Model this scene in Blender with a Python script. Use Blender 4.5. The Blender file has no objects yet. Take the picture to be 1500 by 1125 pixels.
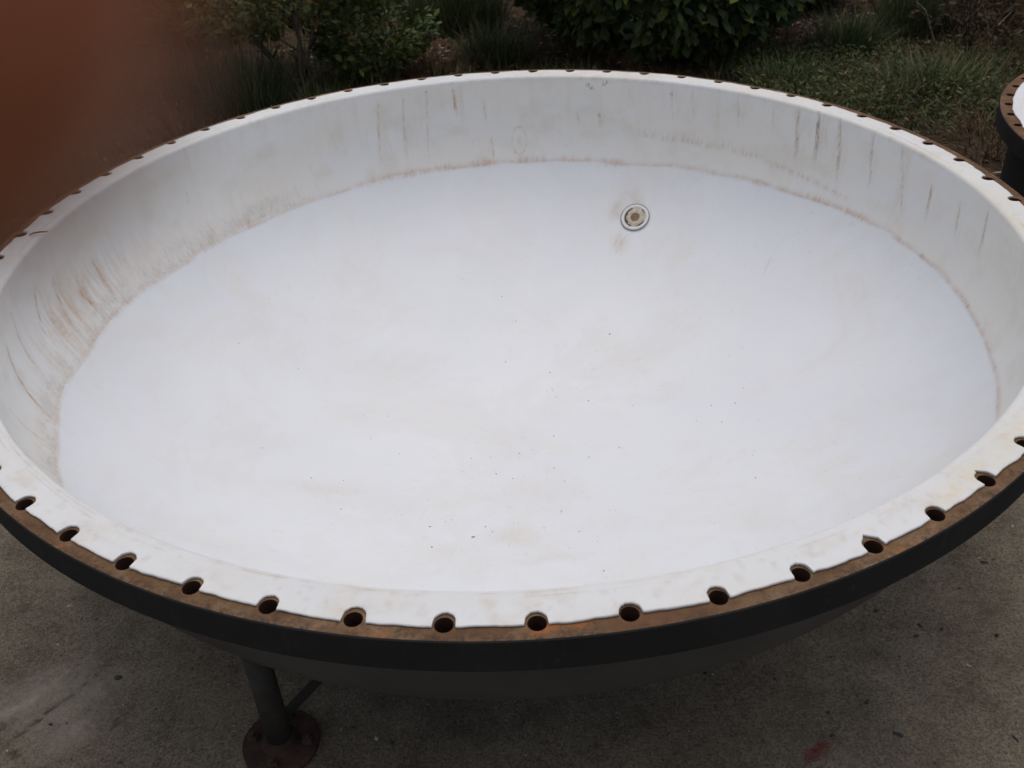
import bpy, bmesh, math, random
import numpy as np
from mathutils import Vector, Matrix, Quaternion

SC = bpy.context.scene
COL = SC.collection
U = 1.05                      # metres per bolt-circle radius of the big vessel
ZF = 0.66 * U                 # height of its flange face above the yard
rad = math.radians

# ------------------------------------------------------------------ camera
cam_d = bpy.data.cameras.new("camera")
cam = bpy.data.objects.new("camera", cam_d)
COL.objects.link(cam)
CAM_P = Vector((0.0, -1.7381 * U, 0.8402 * U + ZF))
P_, Y_, R_ = 0.6074, -0.0046, -0.0561
fw = Vector((math.sin(Y_) * math.cos(P_), math.cos(Y_) * math.cos(P_), -math.sin(P_)))
rt0 = Vector((math.cos(Y_), -math.sin(Y_), 0)); up0 = rt0.cross(fw)
RT = rt0 * math.cos(R_) + up0 * math.sin(R_)
UP = up0 * math.cos(R_) - rt0 * math.sin(R_)
m = Matrix((RT, UP, -fw)).transposed().to_4x4()
m.translation = CAM_P
cam.matrix_world = m
cam_d.sensor_width = 36.0
cam_d.lens = 36.0 * 1423.2 / 1500.0
cam_d.clip_start = 0.002
cam_d.clip_end = 1000.0
cam_d.dof.use_dof = True
cam_d.dof.focus_distance = 1.7
cam_d.dof.aperture_fstop = cam_d.lens / 3.3     # a 3.3 mm opening
SC.camera = cam

# ------------------------------------------------------------------ sky, sun, exposure (overcast)
SUN_EL, SUN_AZ = rad(80), rad(20)
world = bpy.data.worlds.new("World"); SC.world = world
world.use_nodes = True
wn = world.node_tree.nodes; wl = world.node_tree.links
for n in list(wn): wn.remove(n)
sky = wn.new('ShaderNodeTexSky'); sky.sky_type = 'NISHITA'; sky.sun_disc = False
sky.sun_elevation = SUN_EL; sky.sun_rotation = SUN_AZ
sky.air_density = 1.0; sky.dust_density = 5.0; sky.ozone_density = 1.0
hs = wn.new('ShaderNodeHueSaturation'); hs.inputs['Saturation'].default_value = 0.5
bg = wn.new('ShaderNodeBackground'); bg.inputs['Strength'].default_value = 0.15
wo = wn.new('ShaderNodeOutputWorld')
wl.new(sky.outputs[0], hs.inputs['Color']); wl.new(hs.outputs[0], bg.inputs['Color']); wl.new(bg.outputs[0], wo.inputs['Surface'])

sun_d = bpy.data.lights.new("sun", 'SUN'); sun_d.energy = 0.6; sun_d.angle = rad(90); sun_d.color = (1.0, 0.985, 0.965)
sun = bpy.data.objects.new("sun", sun_d); COL.objects.link(sun)
sv = Vector((math.sin(SUN_AZ) * math.cos(SUN_EL), math.cos(SUN_AZ) * math.cos(SUN_EL), math.sin(SUN_EL)))
sun.rotation_euler = sv.to_track_quat('Z', 'Y').to_euler()
sun.location = (0, 0, 20)

SC.view_settings.view_transform = 'Standard'
SC.view_settings.look = 'None'
SC.view_settings.gamma = 1.0
SC.view_settings.use_curve_mapping = False
SC.view_settings.exposure = -0.40

# ------------------------------------------------------------------ helpers
rng = np.random.default_rng(7)
random.seed(7)

def tag(o, label=None, cat=None, group=None, kind=None):
    if label: o['label'] = label
    if cat: o['category'] = cat
    if group: o['group'] = group
    if kind: o['kind'] = kind
    return o

def link(name, me, parent=None, loc=None):
    o = bpy.data.objects.new(name, me)
    COL.objects.link(o)
    if parent is not None: o.parent = parent
    if loc is not None: o.location = loc
    return o

def empty(name, loc=(0, 0, 0), rz=0.0):
    o = bpy.data.objects.new(name, None)
    COL.objects.link(o)
    o.location = loc; o.rotation_euler = (0, 0, rz)
    o.empty_display_size = 0.1
    return o

def npmesh(name, V, F, mats=(), mi=None, smooth=False):
    """V (n,3); F (m,3) or (m,4)"""
    V = np.asarray(V, np.float32); F = np.asarray(F, np.int32)
    me = bpy.data.meshes.new(name)
    k = F.shape[1]
    me.vertices.add(len(V)); me.vertices.foreach_set('co', V.ravel())
    me.loops.add(F.size); me.loops.foreach_set('vertex_index', F.ravel())
    me.polygons.add(len(F))
    me.polygons.foreach_set('loop_start', np.arange(0, F.size, k, dtype=np.int32))
    try: me.polygons.foreach_set('loop_total', np.full(len(F), k, np.int32))
    except Exception: pass
    for mt in mats: me.materials.append(mt)
    if mi is not None: me.polygons.foreach_set('material_index', np.asarray(mi, np.int32))
    me.polygons.foreach_set('use_smooth', np.full(len(F), bool(smooth)))
    me.update(calc_edges=True); me.validate()
    return me

def bmmesh(name, bm, mats=(), smooth=False, recalc=True):
    if recalc: bmesh.ops.recalc_face_normals(bm, faces=bm.faces)
    me = bpy.data.meshes.new(name)
    bm.to_mesh(me); bm.free()
    for mt in mats: me.materials.append(mt)
    if smooth: me.polygons.foreach_set('use_smooth', [True] * len(me.polygons))
    return me

def add_lathe(bm, prof, n=32, cap=True):
    rings = []
    for r, z in prof:
        if r < 1e-6: rings.append([bm.verts.new((0, 0, z))])
        else: rings.append([bm.verts.new((r * math.cos(2 * math.pi * i / n), r * math.sin(2 * math.pi * i / n), z)) for i in range(n)])
    for a, b in zip(rings[:-1], rings[1:]):
        for i in range(n):
            j = (i + 1) % n
            if len(a) == 1 and len(b) == 1: continue
            if len(a) == 1: bm.faces.new((a[0], b[i], b[j]))
            elif len(b) == 1: bm.faces.new((a[i], b[0], a[j]))
            else: bm.faces.new((a[i], b[i], b[j], a[j]))

def add_tube(bm, pts, radii, n=8, cap=True):
    pts = [Vector(p) for p in pts]
    rings = []
    for i, p in enumerate(pts):
        d = (pts[min(i + 1, len(pts) - 1)] - pts[max(i - 1, 0)]).normalized()
        ref = Vector((0, 0, 1)) if abs(d.z) < 0.9 else Vector((1, 0, 0))
        a = d.cross(ref).normalized(); b = d.cross(a)
        rings.append([bm.verts.new(p + (a * math.cos(2 * math.pi * k / n) + b * math.sin(2 * math.pi * k / n)) * radii[i]) for k in range(n)])
    for a, b in zip(rings[:-1], rings[1:]):
        for k in range(n):
            bm.faces.new((a[k], a[(k + 1) % n], b[(k + 1) % n], b[k]))
    if cap:
        bm.faces.new(list(reversed(rings[0]))); bm.faces.new(rings[-1])

def add_box(bm, c, s, rz=0.0, mat=None):
    M = Matrix.Translation(c) @ Matrix.Rotation(rz, 4, 'Z') @ Matrix.Diagonal((s[0], s[1], s[2], 1))
    return bmesh.ops.create_cube(bm, size=1.0, matrix=M)

def vnoise(u, v, pu, seed=0):
    """value noise, u periodic with integer period pu, v free"""
    u = np.asarray(u, float); v = np.asarray(v, float)
    u, v = np.broadcast_arrays(u, v)
    iu = np.floor(u).astype(np.int64); iv = np.floor(v).astype(np.int64)
    fu = u - iu; fv = v - iv
    fu = fu * fu * (3 - 2 * fu); fv = fv * fv * (3 - 2 * fv)
    def h(a, b):
        a = np.mod(a, pu)
        x = (a * 374761393 + b * 668265263 + seed * 2147483647) & 0xffffffff
        x = ((x ^ (x >> 13)) * 1274126177) & 0xffffffff
        x = x ^ (x >> 16)
        return (x & 0xffff) / 65535.0
    return (h(iu, iv) * (1 - fu) * (1 - fv) + h(iu + 1, iv) * fu * (1 - fv) + h(iu, iv + 1) * (1 - fu) * fv + h(iu + 1, iv + 1) * fu * fv)

def fbm(u, v, pu, seed=0, oct=4):
    s = 0; a = 0.5; t = 0
    for i in range(oct):
        s = s + a * vnoise(np.asarray(u) * 2 ** i, np.asarray(v) * 2 ** i, pu * 2 ** i, seed + i); t += a; a *= .5
    return s / t

# ------------------------------------------------------------------ materials
class NT:
    def __init__(s, name):
        s.m = bpy.data.materials.new(name); s.m.use_nodes = True
        s.t = s.m.node_tree; s.n = s.t.nodes; s.l = s.t.links
        s.b = s.n['Principled BSDF']
    def new(s, t, **kw):
        n = s.n.new(t)
        for k, v in kw.items(): setattr(n, k, v)
        return n
    def noise(s, scale, detail=6, rough=.6, vec=None, dist=0.0):
        n = s.n.new('ShaderNodeTexNoise')
        n.inputs['Scale'].default_value = scale; n.inputs['Detail'].default_value = detail
        n.inputs['Roughness'].default_value = rough; n.inputs['Distortion'].default_value = dist
        s.l.new(vec if vec is not None else s.obj(), n.inputs['Vector'])
        return n.outputs['Fac']
    def voro(s, scale, vec=None, feat='F1', out='Distance'):
        n = s.n.new('ShaderNodeTexVoronoi'); n.feature = feat
        n.inputs['Scale'].default_value = scale
        s.l.new(vec if vec is not None else s.obj(), n.inputs['Vector'])
        return n.outputs[out]
    def obj(s):
        if not hasattr(s, '_o'):
            s._o = s.n.new('ShaderNodeTexCoord').outputs['Object']
        return s._o
    def scaled(s, v):
        n = s.n.new('ShaderNodeMapping'); n.inputs['Scale'].default_value = v
        s.l.new(s.obj(), n.inputs['Vector']); return n.outputs[0]
    def ramp(s, fac, stops):
        n = s.n.new('ShaderNodeValToRGB')
        e = n.color_ramp.elements
        while len(e) < len(stops): e.new(0.5)
        for i, (p, c) in enumerate(stops):
            e[i].position = p
            e[i].color = (c, c, c, 1) if not hasattr(c, '__len__') else (*c, 1)
        s.l.new(fac, n.inputs[0]); return n.outputs[0]
    def mix(s, fac, a, b, mode='MIX'):
        n = s.n.new('ShaderNodeMix'); n.data_type = 'RGBA'; n.blend_type = mode
        for i, v in ((0, fac), (6, a), (7, b)):
            if hasattr(v, 'is_linked') or hasattr(v, 'node'): s.l.new(v, n.inputs[i])
            elif hasattr(v, '__len__'): n.inputs[i].default_value = (*v, 1)
            else: n.inputs[i].default_value = v if i == 0 else (v, v, v, 1)
        return n.outputs[2]
    def math(s, op, a, b=0.0):
        n = s.n.new('ShaderNodeMath'); n.operation = op
        for i, v in enumerate((a, b)):
            if hasattr(v, 'node'): s.l.new(v, n.inputs[i])
            else: n.inputs[i].default_value = v
        return n.outputs[0]
    def bump(s, h, strength=.3, dist=.002):
        n = s.n.new('ShaderNodeBump'); n.inputs['Strength'].default_value = strength; n.inputs['Distance'].default_value = dist
        s.l.new(h, n.inputs['Height']); s.l.new(n.outputs[0], s.b.inputs['Normal'])
    def set(s, col=None, rough=None, spec=None, metal=None):
        for k, v in (('Base Color', col), ('Roughness', rough), ('Specular IOR Level', spec), ('Metallic', metal)):
            if v is None: continue
            if hasattr(v, 'node'): s.l.new(v, s.b.inputs[k])
            elif hasattr(v, '__len__'): s.b.inputs[k].default_value = (*v, 1)
            else: s.b.inputs[k].default_value = v
        return s.m

def mat_liner():
    t = NT('white_lining')
    base = t.ramp(t.noise(2.2, 8, .62), [(.3, (.715, .735, .77)), (.7, (.765, .78, .805))])
    # faint brownish film in cloudy smears
    f = t.ramp(t.noise(3.1, 10, .72, dist=.7), [(.47, 0), (.76, .34)])
    base = t.mix(f, base, (.62, .55, .46))
    g = t.ramp(t.noise(60, 4, .7), [(.62, 0), (.80, .16)])
    base = t.mix(g, base, (.55, .52, .48))
    at = t.new('ShaderNodeAttribute', attribute_name='stain')
    br = t.ramp(t.noise(110, 5, .75), [(.25, .35), (.62, 1.0)])
    fac = t.math('MULTIPLY', at.outputs['Alpha'], br)
    base = t.mix(fac, base, at.outputs['Color'])
    t.bump(t.noise(9, 6, .6), .25, .004)
    t.b.inputs['Subsurface Weight'].default_value = 0.0
    return t.set(base, t.ramp(t.noise(14), [(.3, .42), (.7, .6)]), .35)

def mat_rust_top():
    t = NT('rusted_flange_face')
    a = t.ramp(t.noise(13, 10, .78), [(.30, (.050, .028, .016)), (.43, (.125, .068, .034)), (.55, (.190, .115, .062)), (.70, (.32, .235, .165))])
    big = t.ramp(t.noise(1.7, 5, .6), [(.42, 0), (.60, .75)])
    a = t.mix(big, a, t.ramp(t.noise(15, 10, .78), [(.3, (.055, .028, .016)), (.5, (.13, .060, .028)), (.72, (.22, .11, .05))]))
    o = t.ramp(t.noise(13, 8, .7, dist=.5), [(.56, 0), (.68, .85)])
    a = t.mix(o, a, (.34, .12, .035))
    w = t.ramp(t.noise(21, 8, .75), [(.64, 0), (.74, .6)])
    a = t.mix(w, a, (.38, .33, .28))
    k = t.ramp(t.noise(70, 6, .7), [(.58, 0), (.66, .85)])
    a = t.mix(k, a, (.05, .034, .028))
    at = t.new('ShaderNodeAttribute', attribute_name='edge')
    e = t.math('MULTIPLY', at.outputs['Fac'], t.ramp(t.noise(120, 5, .7), [(.46, 0), (.58, .8)]))
    e = t.math('MULTIPLY', e, t.ramp(t.noise(6, 4), [(.36, .1), (.52, 1)]))
    a = t.mix(e, a, (.03, .03, .032))
    t.bump(t.noise(150, 6, .7), .5, .0015)
    return t.set(a, .85, .25)

def mat_black():
    t = NT('black_paint')
    a = t.ramp(t.noise(7, 8, .65), [(.3, (.014, .0145, .016)), (.75, (.022, .021, .022))])
    k = t.ramp(t.noise(38, 8, .75), [(.62, 0), (.70, .75)])
    a = t.mix(k, a, (.075, .045, .030))
    st_ = t.ramp(t.noise(1.0, 6, .7, vec=t.scaled((60, 60, 4))), [(.58, 0), (.76, .5)])
    a = t.mix(st_, a, (.050, .034, .026))
    du = t.ramp(t.noise(5, 8, .7), [(.45, 0), (.75, .45)])
    a = t.mix(du, a, (.048, .046, .044))
    t.bump(t.noise(140, 5), .25, .001)
    return t.set(a, .75, .2)

def mat_shell():
    t = NT('grey_shell_paint')
    a = t.ramp(t.noise(6, 8, .65), [(.3, (.060, .056, .052)), (.75, (.090, .083, .076))])
    k = t.ramp(t.noise(30, 6, .7), [(.62, 0), (.75, .5)])
    a = t.mix(k, a, (.10, .055, .03))
    t.bump(t.noise(90, 5), .2, .001)
    return t.set(a, .7, .25)

def mat_rust_plate():
    t = NT('rusty_foot_plate')
    a = t.ramp(t.noise(22, 8, .7), [(.3, (.026, .018, .015)), (.55, (.055, .033, .026)), (.75, (.11, .058, .042))])
    t.bump(t.noise(160, 6, .7), .6, .002)
    return t.set(a, .9, .2)

def mat_concrete():
    t = NT('weathered_concrete')
    a = t.ramp(t.noise(2.3, 10, .66), [(.3, (.108, .091, .069)), (.5, (.150, .126, .096)), (.72, (.190, .161, .125))])
    gr = t.ramp(t.noise(190, 8, .85), [(.39, (.45, .44, .43)), (.5, (1, 1, 1)), (.61, (1.55, 1.5, 1.42))])
    a = t.mix(1.0, a, gr, 'MULTIPLY')
    gr2 = t.ramp(t.noise(75, 8, .75), [(.33, (.70, .69, .68)), (.5, (1, 1, 1)), (.67, (1.25, 1.24, 1.2))])
    a = t.mix(1.0, a, gr2, 'MULTIPLY')
    gr3 = t.ramp(t.noise(11, 8, .7), [(.33, (.72, .70, .70)), (.5, (1, 1, 1)), (.67, (1.18, 1.18, 1.15))])
    a = t.mix(1.0, a, gr3, 'MULTIPLY')
    d = t.ramp(t.noise(34, 8, .72), [(.60, 0), (.72, .5)])
    a = t.mix(d, a, (.060, .055, .050))
    # dark pits and paint flecks
    sp = t.ramp(t.voro(55), [(.07, .85), (.16, 0)])
    pick = t.ramp(t.noise(17, 3), [(.55, 0), (.60, 1)])
    a = t.mix(t.math('MULTIPLY', sp, pick), a, (.035, .036, .040))
    sp2 = t.ramp(t.voro(150), [(.06, .7), (.2, 0)])
    pick2 = t.ramp(t.noise(40, 3), [(.50, 0), (.56, 1)])
    a = t.mix(t.math('MULTIPLY', sp2, pick2), a, (.04, .036, .034))
    lt = t.ramp(t.voro(95), [(.04, .6), (.10, 0)])
    pick3 = t.ramp(t.noise(29, 2), [(.60, 0), (.64, 1)])
    a = t.mix(t.math('MULTIPLY', lt, pick3), a, (.34, .31, .28))
    at = t.new('ShaderNodeAttribute', attribute_name='worn')
    a = t.mix(t.math('MULTIPLY', at.outputs['Fac'], t.ramp(t.noise(60, 6, .7), [(.3, .35), (.7, 1)])), a, (.31, .265, .225))
    at3 = t.new('ShaderNodeAttribute', attribute_name='crack')
    a = t.mix(at3.outputs['Fac'], a, (.040, .034, .028))
    at2 = t.new('ShaderNodeAttribute', attribute_name='red')
    a = t.mix(t.math('MULTIPLY', at2.outputs['Fac'], t.ramp(t.noise(80, 6, .7), [(.3, .3), (.6, 1)])), a, (.13, .030, .022))
    h = t.math('ADD', t.noise(420, 3, .6), t.noise(70, 6, .7))
    t.bump(h, .55, .0025)
    return t.set(a, .9, .2)

def mat_soil():
    t = NT('dry_soil')
    a = t.ramp(t.noise(4, 10, .7), [(.3, (.050, .034, .023)), (.55, (.095, .064, .044)), (.75, (.15, .11, .08))])
    b = t.ramp(t.noise(90, 5, .7), [(.35, (.5, .5, .5)), (.65, (1.5, 1.45, 1.4))])
    a = t.mix(1.0, a, b, 'MULTIPLY')
    t.bump(t.noise(60, 8, .75), .9, .02)
    return t.set(a, .95, .1)

def mat_leaf(name, stops, rough=.5, spec=.35, trans=0.12):
    t = NT(name)
    g = t.new('ShaderNodeNewGeometry'); oi = t.new('ShaderNodeObjectInfo')
    r = t.math('FRACT', t.math('ADD', g.outputs['Random Per Island'], oi.outputs['Random']))
    c = t.ramp(r, stops)
    c = t.mix(.35, c, t.ramp(t.noise(35, 4), [(.3, (.35, .35, .35)), (.7, (1.3, 1.3, 1.3))]), 'MULTIPLY')
    t.set(c, rough, spec)
    tr = t.new('ShaderNodeBsdfTranslucent'); t.l.new(c, tr.inputs['Color'])
    mx = t.new('ShaderNodeMixShader'); mx.inputs[0].default_value = trans
    out = t.n['Material Output']
    t.l.new(t.b.outputs[0], mx.inputs[1]); t.l.new(tr.outputs[0], mx.inputs[2]); t.l.new(mx.outputs[0], out.inputs['Surface'])
    return t.m

def mat_plain(name, c, rough=.8, var=.35, sc=40, spec=.25, bump=.3):
    t = NT(name)
    lo = tuple(x * (1 - var) for x in c); hi = tuple(min(1, x * (1 + var)) for x in c)
    a = t.ramp(t.noise(sc, 6, .65), [(.3, lo), (.7, hi)])
    t.bump(t.noise(sc * 3, 5), bump, .001)
    return t.set(a, rough, spec)

def mat_skin():
    t = NT('skin')
    a = t.ramp(t.noise(90, 6, .6), [(.3, (.27, .095, .042)), (.7, (.33, .125, .058))])
    t.bump(t.noise(700, 5), .3, .0004)
    t.b.inputs['Subsurface Weight'].default_value = .7
    t.b.inputs['Subsurface Radius'].default_value = (1.0, .35, .2)
    t.b.inputs['Subsurface Scale'].default_value = .008
    return t.set(a, .5, .35)

M = dict(liner=mat_liner(), rust=mat_rust_top(), black=mat_black(), shell=mat_shell(), plate=mat_rust_plate(),
         concrete=mat_concrete(), soil=mat_soil(), skin=mat_skin())
M['leg'] = mat_plain('dull_steel_leg', (.044, .039, .034), .7, .35, 25)
M['bolt'] = mat_plain('dull_bolt', (.060, .040, .032), .75, .4, 80, .3)
M['hole'] = mat_plain('rusty_hole_wall', (.05, .022, .014), .95, .4, 60)
M['bark'] = mat_plain('grey_bark', (.11, .085, .065), .9, .4, 60)
M['chip'] = mat_plain('dark_flake', (.040, .043, .048), .75, .4, 90)
M['gasket'] = mat_plain('dark_gasket_dirt', (.10, .085, .075), .85, .6, 160)
M['tan'] = mat_plain('tan_deposit', (.52, .46, .37), .8, .22, 140)
M['brown'] = mat_plain('brown_plug', (.22, .15, .095), .8, .35, 180)
M['cream'] = mat_plain('cream_ring', (.72, .71, .69), .55, .06, 60)
M['leafA'] = mat_leaf('small_yellow_green_leaf', [(0, (.036, .056, .015)), (.45, (.095, .112, .024)), (.80, (.16, .165, .040)), (.94, (.16, .14, .035)), (1, (.26, .12, .03))])
M['leafB'] = mat_leaf('big_dark_leaf', [(0, (.036, .055, .022)), (.5, (.070, .098, .036)), (.84, (.105, .140, .046)), (.92, (.14, .18, .03)), (1, (.19, .23, .03))], .6, .25)
M['leafC'] = mat_leaf('fresh_green_leaf', [(0, (.040, .068, .018)), (.6, (.085, .12, .026)), (1, (.15, .19, .035))])
M['grassD'] = mat_leaf('dark_grass', [(0, (.030, .052, .021)), (.6, (.062, .094, .036)), (.88, (.115, .138, .055)), (1, (.28, .23, .13))], .6, .25)
M['grassG'] = mat_leaf('green_grass', [(0, (.028, .044, .013)), (.6, (.060, .088, .022)), (.87, (.105, .120, .036)), (1, (.27, .19, .095))], .6, .25)
M['grassB'] = mat_leaf('dry_brown_grass', [(0, (.045, .028, .016)), (.5, (.10, .065, .036)), (.85, (.17, .115, .065)), (1, (.30, .22, .13))], .8, .15)
M['weed'] = mat_leaf('dark_weed', [(0, (.024, .026, .014)), (.6, (.055, .050, .024)), (.9, (.10, .072, .036)), (1, (.20, .115, .06))], .7, .2)
M['litter'] = mat_leaf('leaf_litter', [(0, (.045, .022, .014)), (.5, (.13, .065, .040)), (.85, (.22, .13, .085)), (1, (.50, .44, .37))], .85, .15)

# ------------------------------------------------------------------ ground
SEG = lambda a, b, st: np.arange(a, b, st)
gx = np.concatenate([[-40, -20, -10, -6, -4, -3, -2.4, -2.0], SEG(-1.8, 1.7, .009), [1.8, 2.0, 2.4, 3, 4, 6, 10, 20, 40]])
gy = np.concatenate([[-40, -20, -10, -6, -4, -3, -2.4, -2.0, -1.7, -1.5, -1.3, -1.15], SEG(-1.05, .35, .009), [.5, .7, .9, 1.1, 1.28, 1.40]])
GX, GY = np.meshgrid(gx, gy)
edge_wob = .10 * (fbm(gx * 1.3, gx * 0, 9999, 5) - .5)
GY[-1] = 1.38 + edge_wob; GY[-2] = 1.28 + edge_wob * .6
n1 = fbm(GX * 7 + 500, GY * 7 + 500, 99999, 3, 5)
n2 = fbm(GX * 26 + 900, GY * 26 + 900, 99999, 9, 4)
fine = ((GX > -1.8) & (GX < 1.7) & (GY > -1.05) & (GY < .35))
patch = np.exp(-(((GX + .94) / .135) ** 2 + ((GY + .585) / .12) ** 2) ** 1.5)
patch = np.clip(patch * 1.7 * (0.2 + fbm(GX * 12 + 5, GY * 12 + 5, 99999, 25, 5) * 1.5) - .30, 0, 1)
GZ = np.where(fine, (n1 - .5) * .006 + (n2 - .5) * .0022, 0)
al_, cr_ = GX * .80 + GY * .60, -GX * .60 + GY * .80
ridge = np.abs(fbm(al_ * 5 + 70 + n1 * 1.2, cr_ * 19 + 70 + n1 * 2.0, 99999, 21, 4) - .5) * 2
GZ = GZ + np.where(fine, patch * (.0012 - .010 * np.clip(.14 - ridge, 0, 1) * 2.6 + .0045 * (n2 - .5)), 0)
ny, nx = GX.shape
idx = np.arange(nx * ny).reshape(ny, nx)
F = np.stack([idx[:-1, :-1], idx[:-1, 1:], idx[1:, 1:], idx[1:, :-1]], -1).reshape(-1, 4)
V = np.stack([GX, GY, GZ], -1).reshape(-1, 3)
me = npmesh('concrete_yard', V, F, [M['concrete']], smooth=True)
aw = me.attributes.new('worn', 'FLOAT', 'POINT'); aw.data.foreach_set('value', (np.clip(patch * (.25 + 1.1 * ridge), 0, 1)).astype(np.float32).ravel())
ac_ = me.attributes.new('crack', 'FLOAT', 'POINT'); ac_.data.foreach_set('value', (np.clip(patch * 3, 0, 1) * np.clip((.075 - ridge) * 24, 0, .9) * np.clip((fbm(GX * 9 + 30, GY * 9 + 30, 99999, 23, 3) - .5) * 6, 0, 1)).astype(np.float32).ravel())
dx, dy = GX - .508, GY + .775
ca, sa = math.cos(rad(35)), math.sin(rad(35))
red = np.exp(-(((dx * ca + dy * sa) / .036) ** 2 + ((-dx * sa + dy * ca) / .014) ** 2) ** 2)
red = np.clip((red * (.5 + n2) - .35) * 4, 0, 1)
ar = me.attributes.new('red', 'FLOAT', 'POINT'); ar.data.foreach_set('value', red.astype(np.float32).ravel())
tag(link('concrete_yard', me), kind='structure')

# soil: one sheet out to the horizon, starting under the edge of the slab
sx = np.concatenate([[-400, -150, -60, -25, -12, -8], SEG(-6, 6, .06), [8, 12, 25, 60, 150, 400]])
sy = np.concatenate([[-400, -150, -60, -25, -12, -6, -3, 0, .8, 1.2], SEG(1.3, 7, .06), [8, 12, 25, 60, 150, 400]])
GX, GY = np.meshgrid(sx, sy)
inn = np.clip((GY - 1.45) / .5, 0, 1) * (np.abs(GX) < 7) * (GY < 8)
GZ = -.02 + inn * (.02 + .09 * (fbm(GX * 1.7 + 40, GY * 1.7 + 40, 99999, 31, 4) - .45))
ny, nx = GX.shape; idx = np.arange(nx * ny).reshape(ny, nx)
F = np.stack([idx[:-1, :-1], idx[:-1, 1:], idx[1:, 1:], idx[1:, :-1]], -1).reshape(-1, 4)
tag(link('soil', npmesh('soil', np.stack([GX, GY, GZ], -1).reshape(-1, 3), F, [M['soil']], smooth=True)), kind='structure')

# ------------------------------------------------------------------ vessel parts
def ang_xy(a):                      # azimuth: 0 = towards the camera, growing to the right
    return np.sin(a), -np.cos(a)

def flange_mesh(Rb, N, ph, rin, rout, th, rh=.0113, seg=24):
    """ring plate with N drilled holes; units of U"""
    V = []; F = []; MI = []; E = []
    st = 2 * math.pi / N
    def pt(a, r, z):
        s, c = math.sin(a), -math.cos(a)
        V.append((r * s * U, r * c * U, z * U)); return len(V) - 1
    cache = {}
    def P(key, a, r, z, e=0.0):
        k = (key, round(a % (2 * math.pi), 6), round(r, 6), round(z, 6))
        if k not in cache:
            cache[k] = pt(a, r, z); E.append(e)
        return cache[k]
    ch = .0016
    half = st / 2
    for k in range(N):
        ac = ph + st * k
        loopo = []; looph = []
        for i in range(seg):
            t = 2 * math.pi * (i + .5) / seg
            looph.append((math.cos(t), math.sin(t)))
        # boundary rectangle in (angle, radius), walked by ray direction
        rect = []
        for (cx, cy) in looph:
            lx = half * Rb
            ly = (rout - ch - Rb) if cy > 0 else (Rb - rin)
            s = min(lx / abs(cx) if abs(cx) > 1e-9 else 1e9, ly / abs(cy) if abs(cy) > 1e-9 else 1e9)
            rect.append([cx * s, cy * s])
        # snap nearest samples on to the corners
        for sx_ in (-1, 1):
            for yy in (rout - ch - Rb, -(Rb - rin)):
                c = (sx_ * half * Rb, yy)
                j = min(range(seg), key=lambda q: (math.atan2(rect[q][1], rect[q][0]) - math.atan2(c[1], c[0])) ** 2)
                rect[j] = [c[0], c[1]]
        for zi, z in ((0, 0.0), (1, -th)):
            for i in range(seg):
                j = (i + 1) % seg
                e = lambda q: 1.0 if rect[q][1] > (rout - Rb) * .8 else 0.0
                A = P('t', ac + rect[i][0] / Rb, Rb + rect[i][1], z, e(i)); B = P('t', ac + rect[j][0] / Rb, Rb + rect[j][1], z, e(j))
                hc = P('h', ac + looph[j][0] * rh / Rb, Rb + looph[j][1] * rh, z); hd = P('h', ac + looph[i][0] * rh / Rb, Rb + looph[i][1] * rh, z)
                F.append((A, B, hc, hd) if zi == 0 else (hd, hc, B, A)); MI.append(0 if zi == 0 else 1)
        for i in range(seg):
            j = (i + 1) % seg
            a0 = P('h', ac + looph[i][0] * rh / Rb, Rb + looph[i][1] * rh, 0); a1 = P('h', ac + looph[j][0] * rh / Rb, Rb + looph[j][1] * rh, 0)
            b0 = P('h', ac + looph[i][0] * rh / Rb, Rb + looph[i][1] * rh, -th); b1 = P('h', ac + looph[j][0] * rh / Rb, Rb + looph[j][1] * rh, -th)
            F.append((a0, a1, b1, b0)); MI.append(2)
        # outer rim: chamfer, side, lower chamfer, using the outer boundary samples of this sector
        outs = sorted([r_ for r_ in rect if r_[1] > (rout - ch - Rb) - 1e-7])
        for q0, q1 in zip(outs[:-1], outs[1:]):
            zs = [(rout - ch, 0.0), (rout, -ch), (rout, -th + ch), (rout - ch, -th)]
            for (r0, z0), (r1, z1) in zip(zs[:-1], zs[1:]):
                F.append((P('t', ac + q0[0] / Rb, r0, z0, 1), P('t', ac + q0[0] / Rb, r1, z1, 1), P('t', ac + q1[0] / Rb, r1, z1, 1), P('t', ac + q1[0] / Rb, r0, z0, 1))); MI.append(1)
        inns = sorted([r_ for r_ in rect if r_[1] < -(Rb - rin) + 1e-7])
        for q0, q1 in zip(inns[:-1], inns[1:]):
            F.append((P('t', ac + q0[0] / Rb, rin, 0), P('t', ac + q1[0] / Rb, rin, 0), P('t', ac + q1[0] / Rb, rin, -th), P('t', ac + q0[0] / Rb, rin, -th))); MI.append(1)
    me = npmesh('flange', V, F, [M['rust'], M['black'], M['hole']], MI)
    bm = bmesh.new(); bm.from_mesh(me); bmesh.ops.recalc_face_normals(bm, faces=bm.faces); bm.to_mesh(me); bm.free()
    at = me.attributes.new('edge', 'FLOAT', 'POINT'); at.data.foreach_set('value', np.array(E, np.float32))
    return me

SEAM = sorted([(-150.1, -.232), (-177.8, -.226), (164.2, -.219), (158, -.222), (145.4, -.213), (131.4, -.209), (118.6, -.199), (100.7, -.194), (87.4, -.195), (77.9, -.196), (66.4, -.194), (-119.8, -.241), (-104.6, -.234), (-91.1, -.236), (-78.7, -.226), (-70.1, -.232), (-61.7, -.225), (-30, -.22), (0, -.215), (30, -.20)])

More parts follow.
